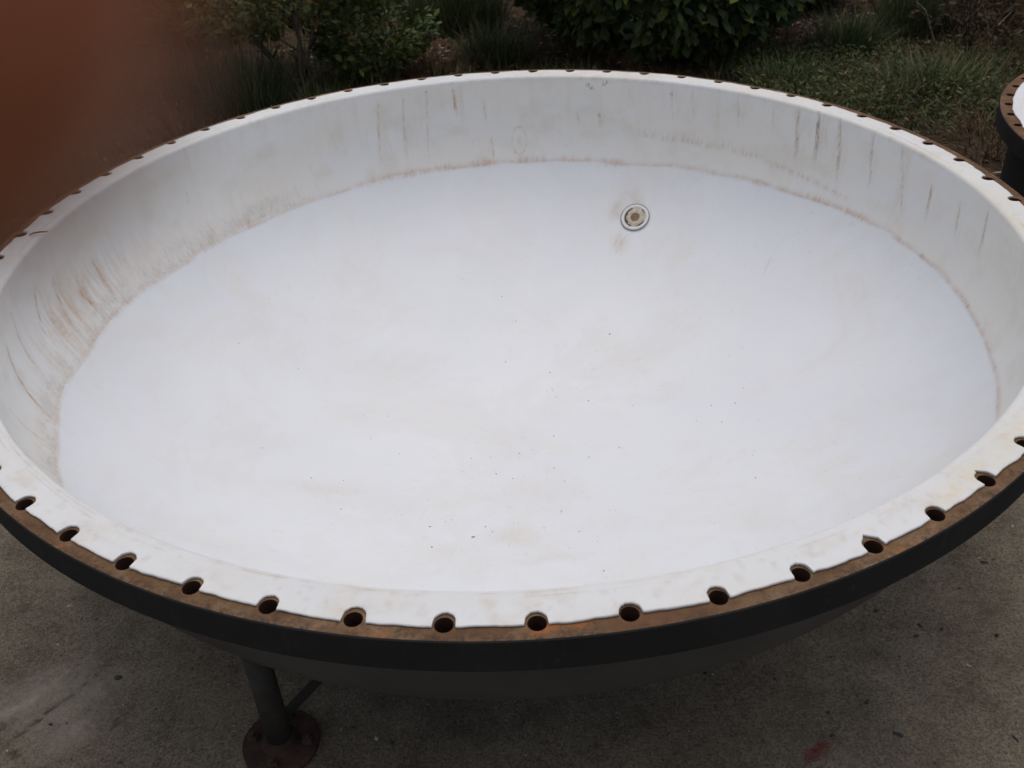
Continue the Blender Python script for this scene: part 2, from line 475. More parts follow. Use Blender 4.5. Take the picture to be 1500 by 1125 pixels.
def liner_mesh(Rb, N, ph, notch=True, seed=0, NT_=2400, wall=.949, bq=.478, zst=-.085, lipz=.0044, rlip=None, stains=None):
    a0 = np.linspace(0, 2 * np.pi, NT_, endpoint=False)
    st = 2 * np.pi / N
    ex = []
    if notch:
        for k in range(N):
            c = ph + st * k
            ex += list(c + np.linspace(-.0145, .0145, 21))
    a = np.unique(np.round(np.mod(np.concatenate([a0, ex]), 2 * np.pi), 5)); na = len(a)
    deg = np.degrees(a); degs = np.where(deg > 180, deg - 360, deg)
    nz = lambda f, s, o=3: fbm(a / (2 * np.pi) * f, np.full(na, 3.3 + s), f, seed + s, o) - .5
    base = rlip if rlip is not None else 1.0045
    base = base - .0032 * np.clip((np.abs(degs) - 60) / 60, 0, 1)
    ro = base + nz(60, 1) * .0100 + nz(420, 2) * .0034
    if notch:
        r2 = np.random.default_rng(seed + 5)
        for k in range(N):
            c = ph + st * k
            d = (np.mod(a - c + np.pi, 2 * np.pi) - np.pi) * Rb
            rn = .0113 * r2.uniform(1.08, 1.24)
            off = r2.uniform(-.0006, .0022)
            sk = r2.uniform(-.0022, .0022)
            ins = np.abs(d - sk * .5) < rn
            cut = Rb - off - np.sqrt(np.clip(rn ** 2 - (d - sk * .5) ** 2, 0, None))
            cut = cut - ins * np.abs(fbm(a / (2 * np.pi) * 3000, a * 0 + k, 3000, seed + 9, 2) - .5) * .0032
            if r2.random() < .3:     # a pointed nick where the sheet was slit first
                cut = np.minimum(cut, Rb - rn - r2.uniform(.002, .006) - off + r2.uniform(.8, 1.5) * np.abs(d - r2.uniform(-.006, .006)))
            ro = np.where(ins, np.minimum(ro, cut), ro)
    wob = nz(14, 4) * .009 + nz(90, 5) * .0028
    lz = lipz + nz(40, 6) * .0018
    k_ = Rb - 1.0
    prof = []     # list of (r array, z array)
    gd = np.clip(nz(26, 7) * 5 - .1, 0, 1)         # depth of the groove behind the lip sheet
    prof.append((ro - .0006, np.full(na, .0008)))
    prof.append((ro, lz * .5))
    prof.append((ro - .0004, lz * .86)); prof.append((ro - .0016, lz))
    hump = .0014 * np.clip(nz(60, 8) * 3, -1, 1)
    for t in (.15, .35, .55, .75, .9):
        prof.append((ro - .002 + ((.9665 + k_ + wob) - ro + .002) * t, lz + hump * math.sin(math.pi * t)))
    prof.append((.9660 + k_ + wob, lz)); prof.append((.9652 + k_ + wob, lz - .0016 * gd)); prof.append((.9640 + k_ + wob, lz - .0017 * gd)); prof.append((.9630 + k_ + wob, lz - .0004))
    for r_, dz in ((.9605, .0003), (.9578, .0001), (.9548, -.0005), (.9525, -.0018), (.9503, -.0040), (wall + .0003, -.0072)):
        prof.append((r_ + k_ + wob * (.6 if dz > -.004 else .25), lz + dz))
    n_lip = len(prof)
    for z in np.linspace(-.012, zst, 14)[0:]:
        prof.append((np.full(na, wall + k_) + nz(9, 9) * .002, np.full(na, z)))
    zs_tab = np.interp(degs, [q[0] for q in [(SEAM[-1][0] - 360, SEAM[-1][1])] + SEAM + [(SEAM[0][0] + 360, SEAM[0][1])]], [q[1] for q in [SEAM[-1]] + SEAM + [SEAM[0]]])
    ws = wall + k_
    phis = np.arcsin(np.clip((zst - zs_tab - nz(40, 11) * .006) / bq, .02, .95))
    def ell(p, off=0.0):
        cr, sr = np.cos(p), np.sin(p)
        nr, nz_ = bq * cr, ws * sr; l = np.sqrt(nr ** 2 + nz_ ** 2)
        return ws * cr - off * nr / l, zst - bq * sr + off * nz_ / l
    for t in np.linspace(.06, .93, 26): prof.append(ell(phis * t))
    n_wall = len(prof)
    for t, off in ((.96, .0), (.985, .0003), (1.0, .0007), (1.008, .0010), (1.016, .0009), (1.03, .0008), (1.06, .0008)):
        prof.append(ell(phis + (t - 1) * .28, off))
    s0 = phis + .06 * .28
    for t in np.linspace(0, 1, 150)[1:]:
        p = s0 + (np.pi / 2 - s0) * t
        r_, z_ = ell(p, .0008)
        prof.append((np.maximum(r_, .002) if t < 1 else np.full(na, .0015), z_))
    Rr = np.array([p[0] for p in prof]); Zz = np.array([p[1] for p in prof])
    ns = len(prof)
    s, c = ang_xy(a)
    V = np.stack([Rr * s * U, Rr * c * U, Zz * U], -1).reshape(-1, 3)
    idx = np.arange(ns * na).reshape(ns, na); nxt = np.roll(idx, -1, 1)
    F = np.stack([idx[:-1], idx[1:], nxt[1:], nxt[:-1]], -1).reshape(-1, 4)
    # centre cap quads -> closed by a tiny fan of quads is not needed at 1.5 mm
    me = npmesh('liner', V, F, [M['liner']], smooth=True)
    A = np.broadcast_to(degs, (ns, na))
    col = np.zeros((ns, na, 4)); col[..., :3] = (.45, .33, .22)
    if stains: stains(A, Rr, Zz, n_lip, n_wall, phis, zs_tab, col)
    at = me.color_attributes.new('stain', 'FLOAT_COLOR', 'POINT')
    at.data.foreach_set('color', col.astype(np.float32).ravel())
    return me

DRIPS = [(143.2, 0.004, 143.0, -0.09, 1), (139.8, -0.008, 139.3, -0.088, 1), (133.7, -0.006, 133.4, -0.076, 1), (129.5, 0.008, 128.7, -0.119, 2), (125.8, 0.006, 125.2, -0.112, 3), (122.0, 0.008, 120.7, -0.138, 2), (115.8, 0.002, 114.7, -0.121, 2), (110.0, -0.006, 107.3, -0.16, 1.5), (103.1, -0.051, 102.6, -0.121, 2), (96.7, -0.045, 96.0, -0.117, 1.5), (90.2, -0.019, 89.9, -0.106, 1.5), (147.7, -0.009, 147.1, -0.082, 1), (151.2, -0.007, 150.7, -0.09, 1), (-159.4, -0.028, -158.4, -0.176, 1.5), (-163.7, -0.021, -162.9, -0.179, 1), (-167.8, -0.011, -166.8, -0.196, 0.8), (-172.1, -0.019, -172.4, -0.087, 2.5), (-177.1, -0.055, -177.4, -0.123, 1), (-178.1, -0.161, -178.3, -0.216, 1.2), (167.2, -0.091, 166.6, -0.128, 1), (158.3, -0.023, 158.4, -0.055, 1), (163.3, -0.098, 163.0, -0.135, 1.5), (-89.3, -0.062, -86.9, -0.149, 2), (-93.8, -0.087, -92.8, -0.174, 3), (-97.9, -0.15, -98.3, -0.196, 2), (-102.9, -0.116, -103.0, -0.196, 1.5), (-98.9, -0.109, -98.2, -0.144, 1), (-76.6, -0.074, -74.2, -0.22, 2.5), (-81.3, -0.084, -80.4, -0.189, 1.5), (-81.6, -0.043, -81.0, -0.104, 1), (-67.7, -0.113, -69.0, -0.226, 1), (-61.0, -0.07, -62.7, -0.184, 1.2), (-65.3, -0.206, -63.9, -0.221, 2), (-145.9, -0.141, -146.0, -0.168, 0.7), (-137.0, -0.214, -135.4, -0.256, 0.7), (-123.8, -0.103, -123.5, -0.137, 0.7)]

def lay(col, alpha, c):
    """paint pigment c with coverage alpha over what is there"""
    alpha = np.clip(alpha, 0, 1)
    a0 = col[..., 3]
    out = a0 + alpha * (1 - a0 * .5)
    w = alpha / np.maximum(alpha + a0 * (1 - alpha), 1e-6)
    for i in range(3): col[..., i] = col[..., i] * (1 - w) + c[i] * w
    col[..., 3] = np.clip(np.maximum(out * 0 + a0 * (1 - alpha) + alpha, a0), 0, 1)

def main_stains(A, R, Z, n_lip, n_wall, phis, zseam, col):
    rust = (.46, .27, .15); dark = (.22, .16, .12); tan = (.58, .48, .37); yel = (.72, .62, .40); grey = (.52, .51, .50)
    ns, na = A.shape
    rows = np.arange(ns)[:, None]
    wallz = (rows >= n_lip - 3) & (Z > -.30)
    u = (A + 180) / 360.0
    fine = fbm(u * 1500, Z * 60, 1500, 41, 3)
    strk = .6 * fbm(u * 420, Z * 9, 420, 43, 4) + .4 * fbm(u * 900, Z * 30, 900, 44, 3)         # streaky along the fall line
    broad = fbm(u * 40, Z * 10, 40, 45, 3)
    # soft general streak film on the wall
    w = (rows >= n_lip) & (rows < n_wall + 2)
    lay(col, w * np.clip((strk - .50) * 2.6, 0, .6) * np.clip((broad - .35) * 2.4, 0, 1) * .75, (.58, .45, .33))
    drip_ = fbm(u * 120, u * 0 + 1, 120, 81, 2) * np.ones_like(Z)       # faint runs below every second hole
    kk = np.abs((np.radians(A) - PH) / (2 * np.pi / 60) - np.round((np.radians(A) - PH) / (2 * np.pi / 60)))
    run = np.exp(-(kk / .07) ** 2) * np.clip((drip_ - .42) * 5, 0, 1) * np.clip((Z + .02 + .22 * drip_) / .10, 0, 1)
    lay(col, w * run * np.clip((strk - .3) * 2.4, .15, 1) * .55, (.52, .39, .27))
    crm = w * np.clip((zseam + .003 - Z) / -.004, 0, 1) * np.clip((Z > -9) * 1.0, 0, 1)
    lay(col, crm * (.34 + .50 * np.clip(fbm(u * 26, Z * 16, 26, 63, 5) * 1.7 - .45, 0, 1)), (.745, .70, .61))
    lay(col, crm * np.clip((fbm(u * 90, Z * 22, 90, 65, 4) - .52) * 3.5, 0, 1) * .38, (.60, .535, .44))
    # film on the left wall above the seam
    lw = np.exp(-((A + 96) / 13.0) ** 2) * np.exp(-((Z + .165) / .045) ** 2)
    lay(col, w * lw * np.clip((strk - .34) * 2.8, 0, 1) * .9, (.54, .37, .25))
    lay(col, w * np.exp(-((A + 118) / 16.0) ** 2) * np.exp(-((Z + .19) / .035) ** 2) * np.clip((strk - .3) * 1.6, 0, 1) * .40, (.66, .49, .38))
    for (a0, z0, a1, z1, wt) in DRIPS:
        t = np.clip((Z - z0) / (z1 - z0), -.4, 1.4)
        ac = a0 + (a1 - a0) * np.clip(t, 0, 1)
        d = np.abs((A - ac + 180) % 360 - 180)
        width = (.16 + .10 * wt) * (.6 + .8 * strk)
        body = np.clip(1 - (d / width) ** 2, 0, 1) * np.clip((t + .08) * 6, 0, 1) * np.clip((1.15 - t) * 2.2, 0, 1)
        body = body * np.clip((fine - .30) * 3.2, .12, 1)
        side = np.exp(-(d / (width * 3.2)) ** 2) * np.clip((t + .1) * 5, 0, 1) * np.clip((1.2 - t) * 2, 0, 1) * np.clip((strk - .4) * 2.5, 0, 1)
        c = dark if wt >= 2.9 and a0 > 0 else (rust if a0 < 0 else (.40, .28, .19))
        lay(col, wallz * side * .26 * wt, tan)
        lay(col, wallz * body * min(.97, .46 * wt), c)
    # grey dirt band above the seam on the left
    gb = np.clip((A + 150) / 12, 0, 1) * np.clip((-56 - A) / 8, 0, 1) * np.clip((Z - zseam + .004) / .004, 0, 1) * np.clip((zseam + .05 - Z) / .02, 0, 1)
    lay(col, w * gb * (.16 + .42 * np.clip((fbm(u * 160, Z * 40, 160, 67, 4) - .38) * 3, 0, 1) + .18 * np.clip((strk - .5) * 3.5, 0, 1)), (.50, .455, .40))
    lay(col, w * gb * np.clip((fbm(u * 2200, Z * 70, 2200, 49, 2) - .66) * 8, 0, 1) * .35, (.28, .23, .19))
    # rust along the seam
    def seam(a_lo, a_hi, amp, off=0.0, wd=.006, c=rust, up=.014):
        m = np.clip((A - a_lo) / 2.5, 0, 1) * np.clip((a_hi - A) / 2.5, 0, 1)
        dz = Z - (zseam + off)
        prof = np.where(dz < 0, np.exp(-(dz / wd) ** 2), np.exp(-(dz / up) ** 2 * (1.2 + 2.0 * (1 - fine))))
        lay(col, (rows < n_wall + 8) * m * prof * np.clip((fine - .24) * 2.2, .25, 1) * np.clip((fbm(u * 170 + a_lo, Z * 6, 170, 69, 3) - .28) * 2.8, .12, 1.15) * amp, c)
    dzs = Z - zseam - (.004 * np.clip((fbm(u * 55, Z * 0, 55, 79, 2) - .5) * 3, -1, 1))
    lay(col, (rows < n_wall + 8) * np.where(dzs < 0, np.exp(-(dzs / .0030) ** 2), np.exp(-(dzs / .0060) ** 2)) * (.30 + .30 * np.clip(fbm(u * 300, Z * 3, 300, 80, 3) * 2 - .5, 0, 1)), (.50, .37, .26))
    seam(-180, -150, .62); seam(164, 180.1, .9, up=.012); seam(-180.1, -172, .5)
    seam(157, 165, .85, -.004); seam(-150, -128, .38); seam(-128, -88, .50, up=.022, c=(.45, .35, .28)); seam(-92, -58, .32, up=.022, c=(.50, .42, .35))
    seam(118, 148, .55, up=.010); seam(62, 108, .80, up=.006, wd=.004, c=(.46, .28, .17)); seam(110, 124, .6, up=.012)
    # the brown tide line higher on the far right of the wall
    m = np.clip((A - 133) / 3, 0, 1) * np.clip((158 - A) / 3, 0, 1)
    zl = -.152 + .003 * np.sin(A * .9)
    dz = Z - zl
    lay(col, w * m * np.where(dz < 0, np.exp(-(dz / .004) ** 2), np.exp(-(dz / .016) ** 2)) * np.clip((fine - .3) * 2.6, .05, 1) * .45, (.44, .29, .18))
    lay(col, w * np.clip((A - 116) / 3, 0, 1) * np.clip((136 - A) / 3, 0, 1) * np.exp(-((Z + .165 - (A - 126) * .0012) / .007) ** 2) * np.clip((fine - .34) * 2.4, 0, 1) * .6, (.50, .36, .25))
    # small dark scuffs under the far lip
    for (a_, z_, sa, sz) in ((165.1, -.021, .45, .006), (164.5, -.028, .4, .005), (162.0, -.008, .4, .005), (162.5, -.015, .3, .005), (162.9, -.020, .18, .003), (151.1, -.029, .25, .004), (-167.6, -.018, .16, .0025), (-158.7, .002, .16, .002)):
        d2 = ((A - a_) / sa) ** 2 + ((Z - z_) / sz) ** 2
        ringy = np.exp(-(d2 - .5) ** 2 * 3)
        lay(col, wallz * ringy * np.clip((fbm(u * 2600, Z * 400, 2600, 47, 2) - .40) * 5, 0, 1) * .9, (.12, .10, .085))
    # patched-over nozzle outline on the far wall
    d = np.sqrt(((A - 177.1) / 1.25) ** 2 + ((Z + .172) / .036) ** 2)
    ang = np.arctan2(Z + .172, A - 177.1)
    lay(col, w * np.exp(-((d - 1) / .07) ** 2) * (.10 + .65 * np.clip(np.sin(ang + .1 - math.pi / 4) * .2 + (fine - .35) * 1.7 + .25 * (np.cos(ang - 0.6) > .2), 0, 1)), (.30, .28, .26))
    lay(col, w * np.clip(1.4 - np.sqrt(((A - 177.1) / .42) ** 2 + ((Z + .174) / .014) ** 2), 0, 1) * .55, (.58, .58, .52))
    d = np.sqrt(((A + 176.2) / 1.5) ** 2 + ((Z + .172) / .04) ** 2)
    lay(col, w * np.exp(-((d - 1) / .06) ** 2) * np.clip((fine - .45) * 2.2, 0, 1) * .5, (.45, .40, .36))
    # lip: yellowing on the right, brown smears across
    lip = rows < n_lip
    lay(col, (rows < n_lip) * (.25 + .35 * np.clip(fbm(u * 50, R * 30, 50, 55, 4) * 1.8 - .45, 0, 1)) * (1 + .5 * np.clip((A - 20) / 30, 0, 1)), (.70, .67, .60))
    lipn = fbm(u * 240, R * 50, 240, 51, 4); lipb = fbm(u * 60, R * 6, 60, 53, 3)
    lay(col, lip * np.clip((lipb - .5) * 3, 0, 1) * np.clip((lipn - .36) * 3, 0, 1) * .55, (.62, .50, .39))
    lay(col, lip * np.clip((fbm(u * 500, R * 120, 500, 59, 4) - .58) * 5, 0, 1) * .30, (.50, .42, .35))
    bead = np.exp(-((R - .9585) / .0045) ** 2)
    lay(col, (rows < n_lip + 2) * bead * np.clip((A - 62) / 12, 0, 1) * np.clip((112 - A) / 12, 0, 1) * np.clip(lipn * 1.6 - .2, .1, 1) * .85, yel)
    lay(col, (rows < n_lip + 2) * bead * np.clip((A - 110) / 10, 0, 1) * np.clip((172 - A) / 10, 0, 1) * np.clip((lipn - .3) * 2, 0, 1) * .5, (.66, .55, .40))
    for (a_, r_, sa, sr, am, c) in ((33.5, .985, 1.8, .012, .95, (.70, .56, .28)), (37, .982, 3.5, .012, .55, yel), (44, .985, 5, .010, .5, yel), (31, .984, 1.2, .01, .5, (.60, .46, .33)), (36.5, .975, 1.2, .01, .35, yel), (-22.5, .981, .9, .008, .8, (.62, .48, .33)), (-21.0, .985, .6, .006, .5, (.62, .48, .33)), (24.5, .972, 3.5, .009, .4, (.66, .54, .42)), (28, .970, 2.5, .008, .45, (.62, .50, .38)), (-8.2, .975, 1.3, .012, .45, (.64, .50, .40)), (-2.5, .978, .6, .012, .45, (.62, .50, .34)), (8.5, .975, .7, .012, .4, (.66, .52, .40)), (-33, .985, 2.2, .004, .4, (.55, .50, .45)), (-44, .975, 1.5, .01, .4, (.66, .54, .40)), (42, .972, 4, .006, .5, (.66, .55, .40))):
        lay(col, (rows < n_lip + 2) * np.exp(-((A - a_) / sa) ** 2 - ((R - r_) / sr) ** 2) * np.clip((lipn - .28) * 2.6, 0, 1) * am, c)
    # brown dirt line along the inside edge of the lip, near left and far right
    lay(col, np.exp(-((R - .9575 + .002 * (lipn - .5)) / .0013) ** 2) * (rows < n_lip + 1) * np.clip((A + 84) / 10, 0, 1) * np.clip((14 - A) / 20, 0, 1) * np.clip((fbm(u * 130, u * 0 + 5, 130, 58, 3) - .36) * 4, .08, 1) * .65, (.48, .36, .26))
    # dark line in the groove at the inner edge of the lip
    gl = np.exp(-((R - .9646 - (R[10] - .9652)) / .0011) ** 2)
    lay(col, lip * gl * np.clip((fbm(u * 70, u * 0 + 2, 70, 57, 3) - .50) * 6, 0, 1) * .5, (.45, .36, .28))
    # stains on the dish
    X = R * np.sin(np.radians(A)); Y = -R * np.cos(np.radians(A))
    dish = rows > n_wall + 6
    sw = fbm(X * 9 + 300, Y * 14 + 300, 99999, 61, 5)
    for (x_, y_, sx_, sy_, am) in ((-.411, -.17, .10, .035, .42), (-.55, -.20, .12, .04, .2), (-.20, -.18, .10, .05, .22), (-.012, -.385, .10, .022, .75), (-.06, -.30, .16, .05, .28), (.231, -.44, .05, .03, .5), (-.33, .30, .14, .06, .16), (-.60, .37, .10, .05, .14), (.09, .05, .22, .10, .12), (-.30, -.42, .12, .03, .30), (.4, -.35, .15, .06, .2), (-.75, -.1, .05, .1, .2)):
        lay(col, dish * np.exp(-((X - x_) / sx_) ** 2 - ((Y - y_) / sy_) ** 2) * np.clip((sw - .36) * 3, 0, 1) * am, (.60, .52, .43))
    bl = fbm(X * 3.2 + 70, Y * 4.5 + 70, 99999, 73, 5); bl2 = fbm(X * 20 + 70, Y * 26 + 70, 99999, 75, 3)
    lay(col, dish * np.clip((bl - .50) * 3.2, 0, 1) * np.clip((bl2 - .30) * 2.4, 0, 1) * .42 * (1 - .5 * np.clip(Y / .5, 0, 1)), (.66, .60, .49))
    lay(col, dish * np.clip((fbm(X * 160 + 70, Y * 160 + 70, 99999, 77, 3) - .74) * 8, 0, 1) * np.clip((bl - .38) * 4, 0, 1) * .28, (.42, .36, .30))
    # stain round the bottom outlet: brown crescent above left, smudge below left
    dx, dy, = X - .356, Y - .727
    d = np.sqrt((dx + .022) ** 2 + (dy - .025) ** 2)
    lay(col, dish * np.exp(-((d - .030) / .018) ** 2) * np.clip((sw - .30) * 2.5, .1, 1) * (dx < .03) * .85, (.52, .43, .36))
    lay(col, dish * np.exp(-((dx + .050) / .020) ** 2 - ((dy + .055) / .022) ** 2) * np.clip((fine - .22) * 2.4, .15, 1) * .85, (.52, .40, .31))
    # scratch
    t = ((X - .667) * (.630 - .667) + (Y - .457) * (.406 - .457)) / (.037 ** 2 + .051 ** 2)
    d = np.abs((X - .667) * (.406 - .457) - (Y - .457) * (.630 - .667)) / math.hypot(.037, .051)
    lay(col, dish * np.exp(-(d / .0016) ** 2) * (t > 0) * (t < 1) * (1 - t) * .9, (.45, .38, .32))

PH = 0.0097
vessel = empty('lined_vessel', (0, 0, 0))
tag(vessel, 'large open white-lined vessel bottom with rusty drilled flange, standing on legs in the foreground', 'vessel', 'white lined vessels')
o = link('flange', flange_mesh(1.0, 60, PH, .960, 1.024, .0515), vessel, (0, 0, ZF))
tag(o, 'rusty ring of bolt holes with black painted rim')
liner = link('liner', liner_mesh(1.0, 60, PH, True, 11, stains=main_stains), vessel, (0, 0, ZF))
tag(liner, 'stained white plastic lining folded over the flange')

def shell_mesh(a=.968, b=.486, zst=-.086):
    bm = bmesh.new()
    prof = [(a * U, -.049 * U), (a * U, zst * U)]
    for i in range(1, 25):
        p = math.pi / 2 * i / 24
        prof.append((a * math.cos(p) * U if i < 24 else 0, (zst - b * math.sin(p)) * U))
    add_lathe(bm, prof, 160)
    return bmmesh('shell', bm, [M['shell']], True)
link('shell', shell_mesh(), vessel, (0, 0, ZF))

def ell_z(r, a=.968, b=.486, zst=-.086): return zst - b * math.sqrt(max(0, 1 - (r / a) ** 2))
RL = .807
leg_me = plate_me = bolt_me = None
for k in range(3):
    azm = rad(-34 + 120 * k)
    x, y = RL * math.sin(azm) * U, -RL * math.cos(azm) * U
    if leg_me is None:
        bm = bmesh.new()
        top = ZF + ell_z(RL - .022) * U - .004
        add_lathe(bm, [(0, .004), (.0235, .004), (.0235, top), (0, top)], 28)
        leg_me = bmmesh('leg', bm, [M['leg']]);
        for p in leg_me.polygons: p.use_smooth = len(p.vertices) == 4 and abs(p.normal.z) < .5
        bm = bmesh.new()
        add_lathe(bm, [(0, 0), (.071, 0), (.071, .013), (.069, .015), (.036, .015), (.031, .020), (.026, .032), (0.0, .032)], 36)
        plate_me = bmmesh('base_plate', bm, [M['plate']])
        bm = bmesh.new()
        add_lathe(bm, [(0, 0), (.0105, 0), (.0105, .009), (.0095, .010), (.006, .010), (.006, .018), (.005, .019), (0, .019)], 6)
        bolt_me = bmmesh('bolt', bm, [M['bolt']])
    lg = link('leg', leg_me, vessel, (x, y, 0)); lg.rotation_euler.z = azm
    pl = link('base_plate', plate_me, lg, (0, 0, 0))
    for q in range(4):
        an = rad(28 + 90 * q)
        b_ = link('bolt', bolt_me, lg, (.052 * math.cos(an), .052 * math.sin(an), .0148)); b_.rotation_euler.z = q * .4
for k in range(3):
    azm = rad(-34 + 120 * k)
    L = RL * U - .022
    bm = bmesh.new(); add_box(bm, (0, -L / 2 - .002, 0), (.007, L, .026))
    bmesh.ops.bevel(bm, geom=bm.edges[:], offset=.001, segments=1, affect='EDGES')
    br = link('brace', bmmesh('brace', bm, [M['leg']]), vessel, (0, 0, .062)); br.rotation_euler.z = azm

# bottom outlet in the dish
def orient(o, p, n):
    q = Vector(n).to_track_quat('Z', 'Y'); o.location = p; o.rotation_euler = q.to_euler()
daz, dr = rad(153.9), .8085
dz_ = -.085 - .478 * math.sqrt(1 - (dr / .949) ** 2)
nrm = np.array([-.478 * (dr / .949), math.sqrt(1 - (dr / .949) ** 2) * .949]); nrm = nrm / np.linalg.norm(nrm)
dn = Vector((math.sin(daz) * nrm[0], -math.cos(daz) * nrm[0], nrm[1]))
dp = Vector((dr * math.sin(daz) * U, -dr * math.cos(daz) * U, dz_ * U + ZF)) + dn * .0026
bm = bmesh.new()
add_lathe(bm, [(.0405, -.002), (.0405, .0032), (.0385, .0048), (.0340, .0048), (.0318, .0036), (.0312, .0028)], 64)
nz_ = link('outlet_ring', bmmesh('outlet_ring', bm, [M['cream']], True), vessel); orient(nz_, dp, dn)
tag(nz_, 'white ring of the outlet in the dish')
bm = bmesh.new(); add_lathe(bm, [(.0412, .0024), (.0412, .0034), (.0424, .0034), (.0424, .0018)], 64)
link('ring_joint', bmmesh('ring_joint', bm, [M['gasket']]), nz_)
for (d0, d1, g) in ((118, 264, 1.0), (292, 346, .45), (32, 62, .4)):
    bm = bmesh.new(); ringv = []
    nn_ = max(6, int((d1 - d0) / 6))
    for i in range(nn_ + 1):
        a_ = rad(d0 + (d1 - d0) * i / nn_)
        w = max(.08, g * (.75 + .25 * math.sin(a_ * 7) + .2 * math.sin(a_ * 13 + 1)) * math.sin(math.pi * min(max((i + .3) / (nn_ + .6), 0), 1)) ** .4)
        ringv.append([bm.verts.new((r_ * math.cos(a_), r_ * math.sin(a_), z_)) for r_, z_ in ((.0310, .0026), (.0310, .0040), (.0310 - .0085 * w, .0040), (.0310 - .0085 * w, .0026))])
    for p_, q_ in zip(ringv[:-1], ringv[1:]):
        for j in range(4): bm.faces.new((p_[j], p_[(j + 1) % 4], q_[(j + 1) % 4], q_[j]))
    bm.faces.new(ringv[0]); bm.faces.new(list(reversed(ringv[-1])))
    link('gasket', bmmesh('gasket', bm, [M['gasket']]), nz_)
bm = bmesh.new(); add_lathe(bm, [(.0314, .0030), (.0245, .0030), (.0235, .0042), (.0150, .0044), (.0138, .0036), (.0128, .0020)], 48)
link('outlet_plate', bmmesh('outlet_plate', bm, [M['tan']], True), nz_)
bm = bmesh.new(); add_lathe(bm, [(.0132, .0030), (.0118, .0022), (.0060, .0018), (0, .0018)], 32)
link('plug', bmmesh('plug', bm, [M['brown']], True), nz_)

# ------------------------------------------------------------------ the second vessel, cut by the right edge of the picture
R2 = .672
C2 = (2.06 * U, .68 * U); Z2 = ZF - .15 * U
v2 = empty('lined_vessel_shell', (C2[0], C2[1], 0))
tag(v2, 'smaller black drum with rusty flange and white lining, cut off by the right edge', 'vessel', 'white lined vessels')
o = link('flange', flange_mesh(R2, 50, .03, R2 - .040, R2 + .024, .05, seg=20), v2, (0, 0, Z2))
def st2(A, R, Z, n_lip, n_wall, phis, zseam, col):
    u = (A + 180) / 360
    lay(col, np.clip((fbm(u * 300, R * 40, 300, 71, 4) - .5) * 3, 0, 1) * .35, (.60, .50, .40))
o = link('liner', liner_mesh(R2, 50, .03, False, 23, NT_=900, rlip=R2 - .007, stains=st2), v2, (0, 0, Z2))
bm = bmesh.new()
add_lathe(bm, [((R2 - .028) * U, Z2 - .049 * U), ((R2 - .028) * U, .35), ((R2 - .028) * U, .03), ((R2 - .010) * U, .03), ((R2 - .010) * U, .002), ((R2 - .06) * U, .002)], 96)
me = bmmesh('shell', bm, [M['black']])
for p in me.polygons: p.use_smooth = abs(p.normal.z) < .5
link('shell', me, v2)

# ------------------------------------------------------------------ grit in the dish
def liner_pt(xu, yu):
    r = math.hypot(xu, yu); return Vector((xu * U, yu * U, (-.085 - .478 * math.sqrt(max(0, 1 - (r / .949) ** 2)) + .0008) * U + ZF))
def liner_n(xu, yu):
    r = math.hypot(xu, yu); k = math.sqrt(max(1e-6, 1 - (r / .949) ** 2))
    g = .478 * r / .949 ** 2 / k
    return Vector((-xu / max(r, 1e-6) * g, -yu / max(r, 1e-6) * g, 1)).normalized()
def flake_mesh(name, L, W, H, seed, mat, n=9):
    r_ = random.Random(seed)
    bm = bmesh.new()
    lo = []; hi = []
    for i in range(n):
        a = 2 * math.pi * i / n
        k = r_.uniform(.65, 1.15)
        x, y = math.cos(a) * L * k, math.sin(a) * W * k
        lo.append(bm.verts.new((x, y, 0))); hi.append(bm.verts.new((x * .85, y * .85, H * r_.uniform(.6, 1.2))))
    c = bm.verts.new((0, 0, H * 1.2))
    for i in range(n):
        j = (i + 1) % n
        bm.faces.new((lo[i], lo[j], hi[j], hi[i])); bm.faces.new((hi[i], hi[j], c))
    bm.faces.new(list(reversed(lo)))
    return bmmesh(name, bm, [mat])
SPK = [(-.103, -.295, .0042, .0018, 'largest dark curled flake lying low in the white dish'),
       (-.184, -.331, .0022, .0018, 'small dark crumb left of the largest flake, nearest the front of the dish'),
       (-.192, -.26, .0028, .0009, 'thin dark sliver behind and left of the largest flake in the dish'),
       (.25, .393, .0022, .0020, 'round black speck alone in the middle of the white dish')]
for i, (x, y, L, W, lab) in enumerate(SPK):
    o = link('dirt_flake', flake_mesh('dirt_flake', L, W, .0012, 30 + i, M['chip']))
    orient(o, liner_pt(x, y), liner_n(x, y)); o.rotation_euler.rotate_axis('Z', rng.uniform(0, 1.2))
    tag(o, lab, 'dirt flake', 'dark flakes lying in the white dish')
bm = bmesh.new()
pts = [(-.078, -.259), (-.148, -.234), (.449, .065), (.527, .093), (.541, .127), (.555, .355), (.534, -.031), (.408, .026), (-.025, .563), (-.13, -.061), (-.16, -.24), (.5, .05), (.46, .0)]
for _ in range(70): pts.append((rng.normal(.1, .36), rng.normal(.02, .30)))
for (x, y) in pts:
    if math.hypot(x, y) > .8: continue
    p = liner_pt(x, y); nn = liner_n(x, y); s = .0011 * rng.uniform(.45, 1.35)
    bmesh.ops.create_icosphere(bm, subdivisions=1, radius=1, matrix=Matrix.Translation(p + nn * s * .3) @ nn.to_track_quat('Z', 'Y').to_matrix().to_4x4() @ Matrix.Rotation(rng.uniform(0, 3), 4, 'Z') @ Matrix.Diagonal((s * rng.uniform(.8, 2), s * .8, s * .5, 1)))
tag(link('grit', bmmesh('grit', bm, [M['chip']])), 'fine dark grit scattered over the white dish', 'grit', kind='stuff')
